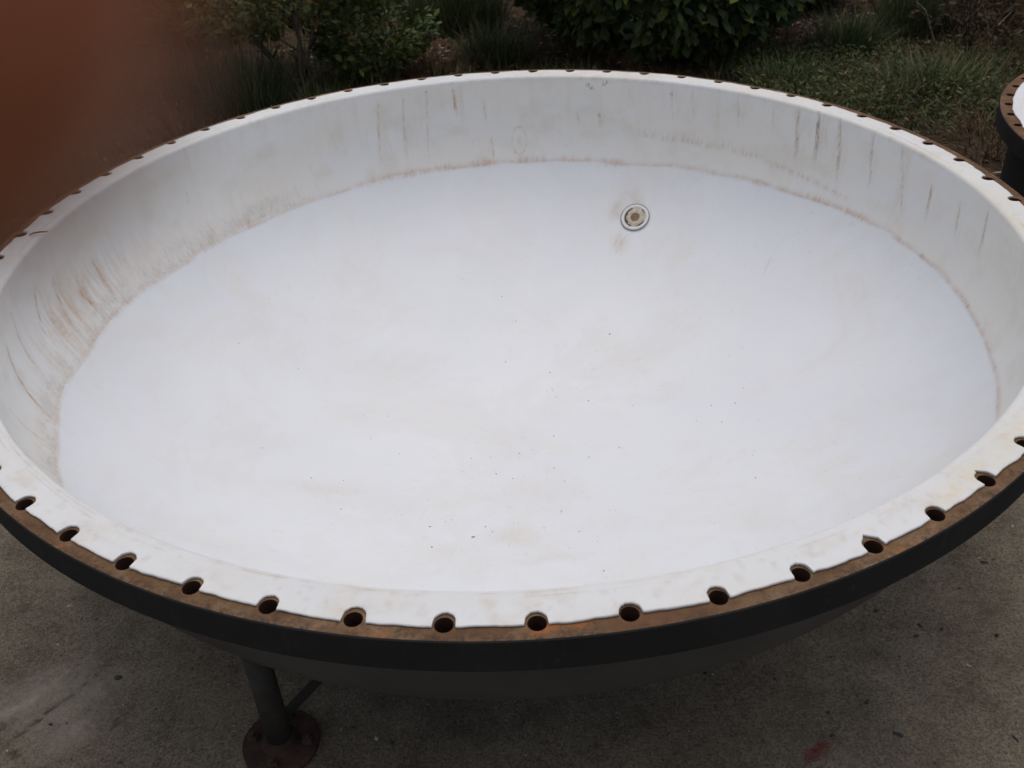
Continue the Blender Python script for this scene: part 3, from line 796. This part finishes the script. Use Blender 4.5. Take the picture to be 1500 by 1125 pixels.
# twig lying across the lip on the left
aa = rad(-95.2)
bm = bmesh.new()
add_tube(bm, [(-.020, 0, .002), (-.006, .001, .004), (.008, -.001, .0035), (.018, .001, .001)], [.0014, .0019, .0018, .0012], 7)
o = link('twig', bmmesh('twig', bm, [M['brown']], True), None, (.958 * math.sin(aa) * U, -.958 * math.cos(aa) * U, ZF + .0066 * U))
o.rotation_euler.z = math.atan2(-math.cos(aa), math.sin(aa)) + .35
tag(o, 'short brown twig lying across the white lip of the vessel at the far left', 'twig')

# ------------------------------------------------------------------ flakes on the concrete
def gz(x, y): return .0012
CH = [(.797, -.501, .0085, .0030, 'narrow bent dark leaf scrap on the concrete right of the vessel, topmost of the scraps'),
      (.780, -.527, .0055, .0030, 'oval grey scrap just below the bent leaf scrap on the concrete'),
      (.632, -.677, .0065, .0048, 'squarish dark leaf scrap on the concrete, left of the long one'),
      (.665, -.749, .0105, .0040, 'long pointed dark leaf scrap on the concrete near the bottom edge'),
      (.940, -.536, .0050, .0048, 'small round black lump on the concrete, rightmost of the scraps'),
      (.837, -.513, .0042, .0036, 'dark reddish pebble on the concrete right of the bent leaf scrap'),
      (.870, -.771, .0100, .0022, 'thin dark stick-like scrap on the concrete in the bottom right corner'),
      (.545, -.745, .0055, .0032, 'dark crumb on the concrete beside the dull red stain'),
      (-.836, -.526, .0075, .0060, 'dark crumbled lump on the concrete beside the worn patch')]
for i, (x, y, L, W, lab) in enumerate(CH):
    o = link('leaf_scrap', flake_mesh('leaf_scrap', L, W, .0022, 60 + i, M['chip'], 11), None, (x, y, gz(x, y)))
    o.rotation_euler.z = (-.9, -.3, .6, -.45, 0, .5, -1.1, .3, .2)[i]
    tag(o, lab, 'leaf scrap', 'dark scraps on the concrete')
def grit(name, n, s0, mat, lab, seed):
    r_ = np.random.default_rng(seed)
    x = r_.uniform(-1.25, 1.35, n); y = r_.uniform(-.95, .25, n)
    k = r_.uniform(0, 1, n) < np.clip((fbm(x * 4 + 20, y * 4 + 20, 9999, seed, 3) - .25) * 2.4, .12, 1); x, y = x[k], y[k]; n = len(x)
    sz = s0 * r_.gamma(2.0, .5, n) + s0 * .2
    T_ = np.array([(1, 0, 0), (.3, .9, 0), (-.8, .5, 0), (-.7, -.6, 0), (.4, -.9, 0), (.1, .1, .55)]); TF = np.array([(0, 1, 5), (1, 2, 5), (2, 3, 5), (3, 4, 5), (4, 0, 5)])
    an = r_.uniform(0, 6.28, n); ex = r_.uniform(.8, 2.2, n)
    lx, ly = T_[None, :, 0] * ex[:, None] * sz[:, None] * r_.uniform(.7, 1.3, (n, 6)), T_[None, :, 1] * sz[:, None] * r_.uniform(.7, 1.3, (n, 6))
    V = np.stack([x[:, None] + lx * np.cos(an)[:, None] - ly * np.sin(an)[:, None], y[:, None] + lx * np.sin(an)[:, None] + ly * np.cos(an)[:, None], .0004 + T_[None, :, 2] * sz[:, None] * np.ones((n, 6))], -1).reshape(-1, 3)
    F = (TF[None] + (np.arange(n) * 6)[:, None, None]).reshape(-1, 3)
    tag(link(name, npmesh(name, V, F, [mat])), lab, 'grit', kind='stuff')
M['palegrit'] = mat_plain('pale_grit', (.36, .32, .27), .85, .4, 90)
grit('concrete_grit', 1500, .0013, M['chip'], 'fine dark grit and crumbs scattered over the concrete', 401)
grit('pale_grit', 1300, .0009, M['palegrit'], 'fine pale sand grains scattered over the concrete', 402)

# ------------------------------------------------------------------ vegetation
def rot_align(d, up):
    """frames with x along d, z near up; arrays"""
    d = d / np.linalg.norm(d, axis=1, keepdims=True)
    y = np.cross(up, d); y /= np.maximum(np.linalg.norm(y, axis=1, keepdims=True), 1e-6)
    z = np.cross(d, y)
    return d, y, z
LT_V = np.array([(0, 0, 0), (.28, .16, .03), (.28, -.16, .03), (.30, 0, -.01), (.62, .19, .03), (.62, -.19, .03), (.64, 0, -.02), (1, 0, -.06)], float)
LT_F = np.array([(0, 3, 1), (0, 2, 3), (1, 3, 6), (1, 6, 4), (3, 2, 5), (3, 5, 6), (4, 6, 7), (6, 5, 7)])
def leaves_mesh(name, P, D, Un, L, W, mat, bend=1.0):
    d, y, z = rot_align(D, Un)
    T = LT_V
    V = P[:, None] + (d[:, None] * T[None, :, 0:1] + y[:, None] * T[None, :, 1:2] * W[:, None, None] + z[:, None] * T[None, :, 2:3] * bend) * L[:, None, None]
    n = len(P); k = len(T)
    F = (LT_F[None] + (np.arange(n) * k)[:, None, None]).reshape(-1, 3)
    return npmesh(name, V.reshape(-1, 3), F, [mat])
def blades_mesh(name, P, az, lean, L, W, mat, seg=4, curl=1.0):
    n = len(P)
    t = np.linspace(0, 1, seg + 1)
    cs = np.stack([np.cos(az), np.sin(az)], -1)
    th = lean[:, None] + curl * t[None] ** 1.5 * (np.abs(lean)[:, None] * .9 + .25)     # angle from vertical along the blade
    dl = (L / seg)[:, None]
    h = np.concatenate([np.zeros((n, 1)), np.cumsum(np.sin(th[:, :-1]) * dl, 1)], 1)
    v = np.concatenate([np.zeros((n, 1)), np.cumsum(np.cos(th[:, :-1]) * dl, 1)], 1)
    side = np.stack([-cs[:, 1], cs[:, 0]], -1)
    w = W[:, None] * (1 - t[None] ** 2 * .96) * .5
    ctr = np.stack([P[:, 0:1] + cs[:, 0:1] * h, P[:, 1:2] + cs[:, 1:2] * h, P[:, 2:3] + v], -1)
    sd = np.stack([side[:, 0:1] * w, side[:, 1:2] * w, np.zeros_like(w)], -1)
    V = np.stack([ctr - sd, ctr + sd], 2).reshape(n, -1, 3)
    k = 2 * (seg + 1)
    f = np.array([(2 * i, 2 * i + 1, 2 * i + 3, 2 * i + 2) for i in range(seg)])
    F = (f[None] + (np.arange(n) * k)[:, None, None]).reshape(-1, 4)
    return npmesh(name, V.reshape(-1, 3), F, [mat])

def tuft(x, y, r, n, L, W, mat, label, lean=.35, cat='grass tuft', group='grass tufts at the edge of the yard', name='grass_tuft', dry=0):
    a = rng.uniform(0, 2 * np.pi, n); q = np.sqrt(rng.uniform(0, 1, n)) * r
    P = np.stack([np.cos(a) * q, np.sin(a) * q, np.full(n, -.02)], -1)
    az = a + rng.normal(0, .7, n)
    ln = np.abs(rng.normal(lean, .22, n)) * (.3 + q / r)
    root = link(name, blades_mesh(name, P, az, ln, L * rng.uniform(.45, 1.1, n), W * rng.uniform(.6, 1.2, n), mat, 5), None, (x, y, .0))
    tag(root, label, cat, group)
    return root

def crown_points(n, c, rr, shell=.55, lobes=7, seed=0, zmin=.03, flat=.0):
    r_ = np.random.default_rng(seed)
    L = r_.normal(0, 1, (lobes, 3)); L /= np.linalg.norm(L, axis=1, keepdims=True); L[:, 2] = np.abs(L[:, 2]) * .9 - .15
    amp = r_.uniform(.08, .30, lobes)
    out = []
    D = r_.normal(0, 1, (n * 2, 3)); D /= np.linalg.norm(D, axis=1, keepdims=True)
    bump = 1 + sum(amp[i] * np.exp(-(np.arccos(np.clip(D @ (L[i] / np.linalg.norm(L[i])), -1, 1)) / .45) ** 2) for i in range(lobes)) - .12
    rad_ = (shell + (1 - shell) * r_.uniform(0, 1, n * 2) ** .6) * bump
    P = np.array(c) + D * rad_[:, None] * np.array(rr)
    # clumps: drop points in gaps
    g = fbm(P[:, 0] * 9 + 50, P[:, 1] * 9 + P[:, 2] * 13 + 50, 99999, seed + 3, 2)
    keep = (P[:, 2] > zmin) & (g > .40)
    P = P[keep][:n]; D = D[keep][:n]
    return P, D

def stems(name, base, tips, parent, r0=.010, mat='bark', mid=.45):
    for i, tp in enumerate(tips):
        bm = bmesh.new()
        b = Vector(base) + Vector((rng.normal(0, .012), rng.normal(0, .012), -.02)); t = Vector(tp)
        p1 = b.lerp(t, mid * .6) + Vector((rng.normal(0, .02), rng.normal(0, .02), .03)); p2 = b.lerp(t, .72) + Vector((rng.normal(0, .03), rng.normal(0, .03), .02))
        add_tube(bm, [b, b.lerp(p1, .5) + Vector((rng.normal(0, .008), rng.normal(0, .008), 0)), p1, p2, t], [r0, r0 * .9, r0 * .75, r0 * .5, r0 * .2], 6)
        for q in range(3):
            s_ = p1.lerp(t, rng.uniform(0, .6)); e_ = s_ + Vector((rng.normal(0, .10), rng.normal(0, .10), rng.uniform(.04, .16)))
            add_tube(bm, [s_, s_.lerp(e_, .5) + Vector((0, 0, .012)), e_], [r0 * .45, r0 * .32, r0 * .12], 5)
        link('stem', bmmesh('stem', bm, [M[mat]], True), parent)

def shrub(x, y, c, rr, n, Ls, Ws, mat, label, tips, seed, name='shrub', group='shrubs behind the vessel', r0=.010, up=.5, shell=.5):
    root = empty(name, (x, y, 0))
    tag(root, label, 'shrub', group)
    P, D = crown_points(n, c, rr, shell, 9, seed)
    m_ = len(P); r_ = np.random.default_rng(seed + 1)
    Dn = D * .8 + r_.normal(0, .55, (m_, 3)); Dn[:, 2] += up
    Un = r_.normal(0, .5, (m_, 3)) + np.array([0, 0, 1.0]) + D * .3
    L = Ls * r_.uniform(.55, 1.2, m_); W = Ws * r_.uniform(.8, 1.2, m_)
    lm = leaves_mesh('foliage', P, Dn, Un, L, W, mat)
    o = link('foliage', lm, root); o['kind'] = 'stuff'
    stems('stem', (0, 0, 0), tips, root, r0)
    return root

# left shrub with bare stems showing under its crown
shrub(-.98, 3.02, (-.22, .28, .62), (.62, .62, .40), 9500, .046, 1.25, M['leafA'],
      'yellow-green small-leaved shrub with bare forked grey stems, leftmost behind the vessel',
      [(-.30, .05, .42), (.02, .10, .50), (-.52, .35, .62), (-.05, .40, .7), (.2, .3, .6)], 101, r0=.012)
shrub(-.66, 3.28, (0, .05, .26), (.34, .30, .26), 2600, .048, 1.15, M['leafC'],
      'low bright green shrub with small oval leaves between the bare-stemmed shrub and the litter patch',
      [(-.12, -.05, .3), (.1, 0, .33), (.02, .12, .36), (-.2, .1, .2)], 103, r0=.006)
# the big dark bush: its nearest leaves are objects of their own
bush = empty('broadleaf_bush', (.92, 3.62, 0))
tag(bush, 'wide dark bush with large glossy oval leaves in the middle of the background', 'shrub', 'shrubs behind the vessel')
P, D = crown_points(15000, (0, 0, .46), (.93, .80, .50), .62, 14, 105, .05)
D1 = D
r_ = np.random.default_rng(106); m_ = len(P)
Dn = D * .8 + r_.normal(0, .75, (m_, 3)); Dn[:, 2] -= .05
Un = r_.normal(0, .5, (m_, 3)) + np.array([0, 0, 1.0]) + D * .6
L = .078 * r_.uniform(.5, 1.2, m_); W = 1.35 * r_.uniform(.85, 1.15, m_)
Pw = P + np.array([.92, 3.62, 0])
cp = np.array(CAM_P); v = Pw - cp
zc = v @ np.array(fw); xc = v @ np.array(RT) / zc; yc = v @ np.array(UP) / zc
vis = (np.abs(xc) < .53) & (yc < .41) & (D[:, 1] < .75)
score = np.linalg.norm(v, axis=1) - 2.0 * (D @ (-(np.array([0, -.8, .6])))) * -1 * .15
order = np.argsort(np.where(vis, score, 99))
sel = order[:298]; rest = np.setdiff1d(np.arange(m_), sel)
o = link('foliage', leaves_mesh('foliage', P[rest], Dn[rest], Un[rest], L[rest], W[rest], M['leafB']), bush); o['kind'] = 'stuff'
one = npmesh('leaf', LT_V * np.array([1, 1, 1]), LT_F, [M['leafB']])
d, yv, zv = rot_align(Dn[sel], Un[sel])
for i, s in enumerate(sel):
    lf = bpy.data.objects.new('leaf', one); COL.objects.link(lf); lf.parent = bush
    mm = Matrix(((d[i][0] * L[s], yv[i][0] * L[s] * W[s], zv[i][0] * L[s], P[s][0]), (d[i][1] * L[s], yv[i][1] * L[s] * W[s], zv[i][1] * L[s], P[s][1]), (d[i][2] * L[s], yv[i][2] * L[s] * W[s], zv[i][2] * L[s], P[s][2]), (0, 0, 0, 1)))
    lf.matrix_local = mm
stems('stem', (0, 0, 0), [(-.6, -.2, .5), (.5, -.3, .55), (.1, .3, .7), (-.25, -.45, .4), (.65, .1, .5), (.15, -.5, .45)], bush, .016)
shrub(1.92, 4.25, (0, 0, .22), (.26, .26, .20), 2200, .06, 1.2, M['leafC'],
      'small bright green leafy shrub at the right end of the dark bush', [(.1, 0, .3), (-.1, .05, .28)], 107, r0=.006)
shrub(-2.0, 4.4, (0, 0, .5), (.65, .6, .45), 9000, .055, 1.2, M['leafA'],
      'shaded shrub with brownish gaps, farthest left behind the finger', [(.2, -.1, .5), (-.2, 0, .5), (0, .2, .6)], 109, r0=.012)
shrub(-.35, 5.6, (0, 0, .5), (.9, .6, .5), 9000, .06, 1.2, M['leafB'],
      'dark shrub farthest back, behind the grass tufts left of the dark bush', [(.3, -.1, .5), (-.3, 0, .5), (0, .2, .6)], 111, r0=.012)

# grass tufts
T = M['grassD']
tuft(-1.22, 2.85, .20, 700, .42, .006, T, 'tall dark grass tuft in front of the bare-stemmed shrub', .35)
tuft(-1.50, 3.05, .18, 420, .40, .006, T, 'dark grass tuft left of the bare-stemmed shrub, leaning over dry grass', .5)
tuft(-.88, 2.78, .14, 260, .20, .005, M['grassG'], 'short green grass tuft at the foot of the forked stem', .45)
tuft(-.25, 4.35, .30, 1500, .38, .006, T, 'dense dark grass clump behind the litter patch', .35)
tuft(-.02, 3.52, .17, 900, .26, .005, T, 'low dark grass clump between the litter patch and the dark bush', .45)
tuft(-.90, 4.75, .28, 900, .42, .006, T, 'dark grass clump behind the low green shrub', .3)
tuft(-.36, 3.33, .16, 420, .22, .004, M['grassB'], 'dry thin grass tuft at the right foot of the low green shrub', .6)
tuft(1.86, 3.42, .17, 800, .24, .005, T, 'dark grass clump beside the right foot of the dark bush', .45)
tuft(2.28, 3.62, .18, 700, .36, .006, T, 'upright dark weed clump right of the bare soil', .3)
tuft(2.02, 2.62, .26, 1000, .26, .006, M['grassG'], 'long flattened green grass left of the second vessel', .9)
tuft(2.0, 1.98, .16, 420, .20, .004, M['grassB'], 'dry straw tuft between the two vessels', .8)
tuft(2.12, 2.25, .14, 300, .16, .004, M['grassB'], 'dry straw tuft left of the black drum', .9)
tuft(-1.48, 2.62, .24, 900, .26, .004, M['grassB'], 'dry brown grass heap beside the tall dark tuft', .9)
tuft(-1.85, 3.2, .30, 900, .30, .004, M['grassB'], 'dry brown grass heap farther left, behind the finger', .8)
tuft(1.70, 2.45, .22, 500, .24, .004, M['grassB'], 'dry straw fallen over the green ground cover at its left end', 1.0)
tuft(2.35, 2.85, .22, 500, .26, .004, M['grassB'], 'dry straw lying along the back edge of the green ground cover', 1.0)
tuft(.35, 2.82, .14, 420, .20, .005, T, 'low dark grass tuft under the left half of the dark bush', .6)
tuft(1.35, 2.78, .16, 500, .22, .005, T, 'low dark grass tuft under the right half of the dark bush', .6)
tuft(-.55, 2.75, .12, 260, .15, .004, M['grassB'], 'small dry tuft in front of the low green shrub', .8)

# weeds with upright dead stems, upper right
def weed(x, y, n, h, label, seed, spread=.22):
    r_ = np.random.default_rng(seed)
    root = empty('dead_weed', (x, y, 0)); tag(root, label, 'weed', 'tall dead weeds upper right')
    bm = bmesh.new()
    P = []; D = []
    for i in range(n):
        b = Vector((r_.normal(0, spread * .5), r_.normal(0, spread * .5), -.02)); t = b + Vector((r_.normal(0, spread), r_.normal(0, spread), h * r_.uniform(.6, 1.1)))
        md = b.lerp(t, .5) + Vector((r_.normal(0, .03), r_.normal(0, .03), .04))
        add_tube(bm, [b, md, t], [.0028, .0022, .0009], 4, False)
        for q in range(16):
            f = r_.uniform(.15, 1); p = b.lerp(md, f * 2) if f < .5 else md.lerp(t, f * 2 - 1)
            P.append(p); D.append((r_.normal(0, 1), r_.normal(0, 1), r_.normal(.1, .5)))
            if q < 3:
                e = p + Vector((r_.normal(0, .06), r_.normal(0, .06), r_.uniform(.01, .1))); add_tube(bm, [p, e], [.0014, .0006], 3, False)
    link('stem', bmmesh('stem', bm, [M['litter']]), root)['kind'] = 'stuff'
    P = np.array(P, float); D = np.array(D); k = len(P)
    o = link('foliage', leaves_mesh('foliage', P, D, r_.normal(0, 1, (k, 3)) + np.array([0, 0, .8]), .040 * r_.uniform(.5, 1.3, k), np.full(k, .9), M['weed']), root); o['kind'] = 'stuff'
weed(2.45, 3.35, 60, .42, 'dark brown dead weed clump nearest the second vessel', 201)
weed(2.95, 3.55, 70, .50, 'dark dead weed clump at the top right corner', 202, .28)
weed(2.55, 4.05, 70, .45, 'reddish dead weed clump behind the bare soil on the right', 203, .28)
weed(3.25, 4.15, 70, .55, 'tallest dead weed clump, beyond the one in the top right corner', 204, .3)
weed(2.15, 4.75, 60, .40, 'dead weed clump farthest back, right of the small bright shrub', 205, .3)
weed(2.85, 2.95, 50, .35, 'short dead weed clump just behind the black drum', 206)

# ground cover
def scatter(n, x0, x1, y0, y1, dens=None, seed=0):
    r_ = np.random.default_rng(seed)
    x = r_.uniform(x0, x1, n); y = r_.uniform(y0, y1, n)
    if dens is not None:
        k = r_.uniform(0, 1, n) < dens(x, y); x, y = x[k], y[k]
    return x, y, r_
def soilz(x, y):
    inn = np.clip((y - 1.45) / .5, 0, 1)
    return -.02 + inn * (.02 + .09 * (fbm(x * 1.7 + 40, y * 1.7 + 40, 99999, 31, 4) - .45))
dg = lambda x, y: np.clip((fbm(x * 2.2 + 9, y * 2.2 + 9, 9999, 81, 3) - .40) * 5, .03, 1) * np.clip(np.hypot(x - 1.95, y - 4.0) / .45 - .6, 0, 1) * np.clip(np.hypot(x + .2, (y - 3.75) * .7) / .3 - .5, 0, 1)
x, y, r_ = scatter(70000, -4, 4.2, 1.45, 7.2, dg, 301)
k = len(x)
o = link('short_grass', blades_mesh('short_grass', np.stack([x, y, soilz(x, y) - .01], -1), r_.uniform(0, 6.28, k), np.abs(r_.normal(.45, .3, k)), .10 * r_.uniform(.4, 1.4, k), .0055 * r_.uniform(.6, 1.2, k), M['grassG'], 3))
tag(o, 'short green grass growing over the ground behind the vessels', 'grass', kind='stuff')
x, y, r_ = scatter(22000, 1.15, 2.75, 2.0, 3.25, lambda x, y: np.clip((fbm(x * 3 + 9, y * 3 + 9, 9999, 83, 3) - .25) * 3, .1, 1), 303)
k = len(x)
o = link('meadow_grass', leaves_mesh('meadow_grass', np.stack([x, y, soilz(x, y) + r_.uniform(.0, .10, k)], -1), np.stack([r_.normal(0, 1, k), r_.normal(0, 1, k), r_.normal(.4, .5, k)], -1), r_.normal(0, .4, (k, 3)) + np.array([0, 0, 1.0]), .024 * r_.uniform(.5, 1.4, k), r_.uniform(.35, 1.0, k), M['grassG']))
tag(o, 'low leafy green ground cover left of the second vessel', 'ground cover', kind='stuff')
x, y, r_ = scatter(26000, -4, 4.2, 1.4, 7, lambda x, y: np.clip((fbm(x * 1.6 + 70, y * 1.6 + 70, 9999, 85, 3) - .38) * 4, .06, 1), 305)
k = len(x)
o = link('dry_grass', blades_mesh('dry_grass', np.stack([x, y, soilz(x, y)], -1), r_.uniform(0, 6.28, k), np.abs(r_.normal(.95, .35, k)), .14 * r_.uniform(.3, 1.4, k), .0032 * r_.uniform(.6, 1.2, k), M['grassB'], 3))
tag(o, 'thin dry straw lying over the ground behind the vessels', 'dry grass', kind='stuff')
x, y, r_ = scatter(22000, -4, 4.2, 1.3, 7, None, 307)
x2, y2 = np.concatenate([r_.normal(-.2, .28, 2600), r_.normal(1.98, .30, 2600)]), np.concatenate([r_.normal(3.75, .38, 2600), r_.normal(3.95, .30, 2600)])
x = np.concatenate([x, x2]); y = np.concatenate([y, y2])
k = len(x)
o = link('leaf_litter', leaves_mesh('leaf_litter', np.stack([x, y, soilz(x, y) + r_.uniform(.002, .02, k)], -1), np.stack([r_.normal(0, 1, k), r_.normal(0, 1, k), r_.normal(0, .25, k)], -1), r_.normal(0, .35, (k, 3)) + np.array([0, 0, 1.0]), .034 * r_.uniform(.4, 1.4, k), r_.uniform(.5, 1.2, k), M['litter']))
tag(o, 'brown dead leaves lying on the soil behind the vessels', 'leaf litter', kind='stuff')

# ------------------------------------------------------------------ the photographer's hand, one fingertip in front of the lens
def hand_mesh():
    bm = bmesh.new()
    def chain(pts, radii, n=14):
        pts = [Vector(p) for p in pts]
        # resample smoothly
        P = []; Rr = []
        for i in range(len(pts) - 1):
            for q in range(6):
                t = q / 6
                p0 = pts[max(i - 1, 0)]; p1 = pts[i]; p2 = pts[i + 1]; p3 = pts[min(i + 2, len(pts) - 1)]
                P.append(.5 * ((2 * p1) + (p2 - p0) * t + (2 * p0 - 5 * p1 + 4 * p2 - p3) * t * t + (3 * p1 - p0 - 3 * p2 + p3) * t ** 3))
                Rr.append(radii[i] * (1 - t) + radii[i + 1] * t)
        P.append(pts[-1]); Rr.append(radii[-1])
        add_tube(bm, P, Rr, n)
        for p, r in ((P[0], Rr[0]), (P[-1], Rr[-1])):
            bmesh.ops.create_uvsphere(bm, u_segments=14, v_segments=10, radius=r, matrix=Matrix.Translation(p))
    # x right, y up, z away along the view, millimetres from the lens
    chain([(-66, -14, -10), (-56, 14, -6), (-48, 28, 6), (-31, 19, 20), (-13.2, 6.8, 17.5)], [11, 10, 8.8, 7.8, 6.4])        # index
    chain([(-70, -22, -8), (-64, -2, 0), (-54, 4, 16), (-38, 1, 25), (-27, -4, 20)], [11, 10, 8.8, 7.8, 6.6])               # middle
    chain([(-72, -34, -10), (-66, -20, -2), (-56, -18, 14), (-41, -18, 23), (-30, -20, 18)], [11, 9.6, 8.4, 7.4, 6.3])        # ring
    chain([(-72, -46, -14), (-65, -38, -6), (-56, -36, 8), (-43, -34, 16), (-34, -35, 13)], [10, 8.6, 7.2, 6.4, 5.5])        # little
    chain([(-74, -44, -22), (-58, -48, -28), (-38, -44, -27), (-20, -36, -24)], [13, 11, 9.2, 7.6])                        # thumb
    chain([(-66, -12, -12), (-78, -30, -22), (-92, -58, -40), (-104, -84, -60)], [14, 17, 19, 22])                             # palm
    chain([(-72, -44, -18), (-84, -56, -32), (-100, -80, -56)], [14, 17, 20])
    chain([(-98, -74, -50), (-116, -108, -90), (-150, -170, -170), (-178, -220, -236)], [23, 25, 32, 37], 20)               # wrist, forearm
    me = bmesh_to(bm)
    return me
def bmesh_to(bm):
    me = bpy.data.meshes.new('hand_raw'); bm.to_mesh(me); bm.free()
    o = bpy.data.objects.new('hand_raw', me); COL.objects.link(o)
    r = o.modifiers.new('r', 'REMESH'); r.mode = 'VOXEL'; r.voxel_size = 1.3; r.use_smooth_shade = True
    s = o.modifiers.new('s', 'SMOOTH'); s.iterations = 10; s.factor = .5
    dg_ = bpy.context.evaluated_depsgraph_get()
    ev = o.evaluated_get(dg_)
    out = bpy.data.meshes.new_from_object(ev)
    bpy.data.objects.remove(o); bpy.data.meshes.remove(me)
    out.transform(Matrix.Scale(.001, 4))
    out.materials.clear(); out.materials.append(M['skin'])
    out.polygons.foreach_set('use_smooth', [True] * len(out.polygons))
    out.name = 'hand'
    return out
hm = hand_mesh()
hand = link('hand', hm)
HM = Matrix((RT, UP, fw)).transposed().to_4x4()
HM.translation = CAM_P
hm.transform(Matrix.Translation(-CAM_P) @ HM)      # world axes, origin at the hand's own place
hand.location = CAM_P + RT * .0011 + UP * .0006
tag(hand, "blurred reddish fingertip of the photographer's hand over the top left corner", 'hand')
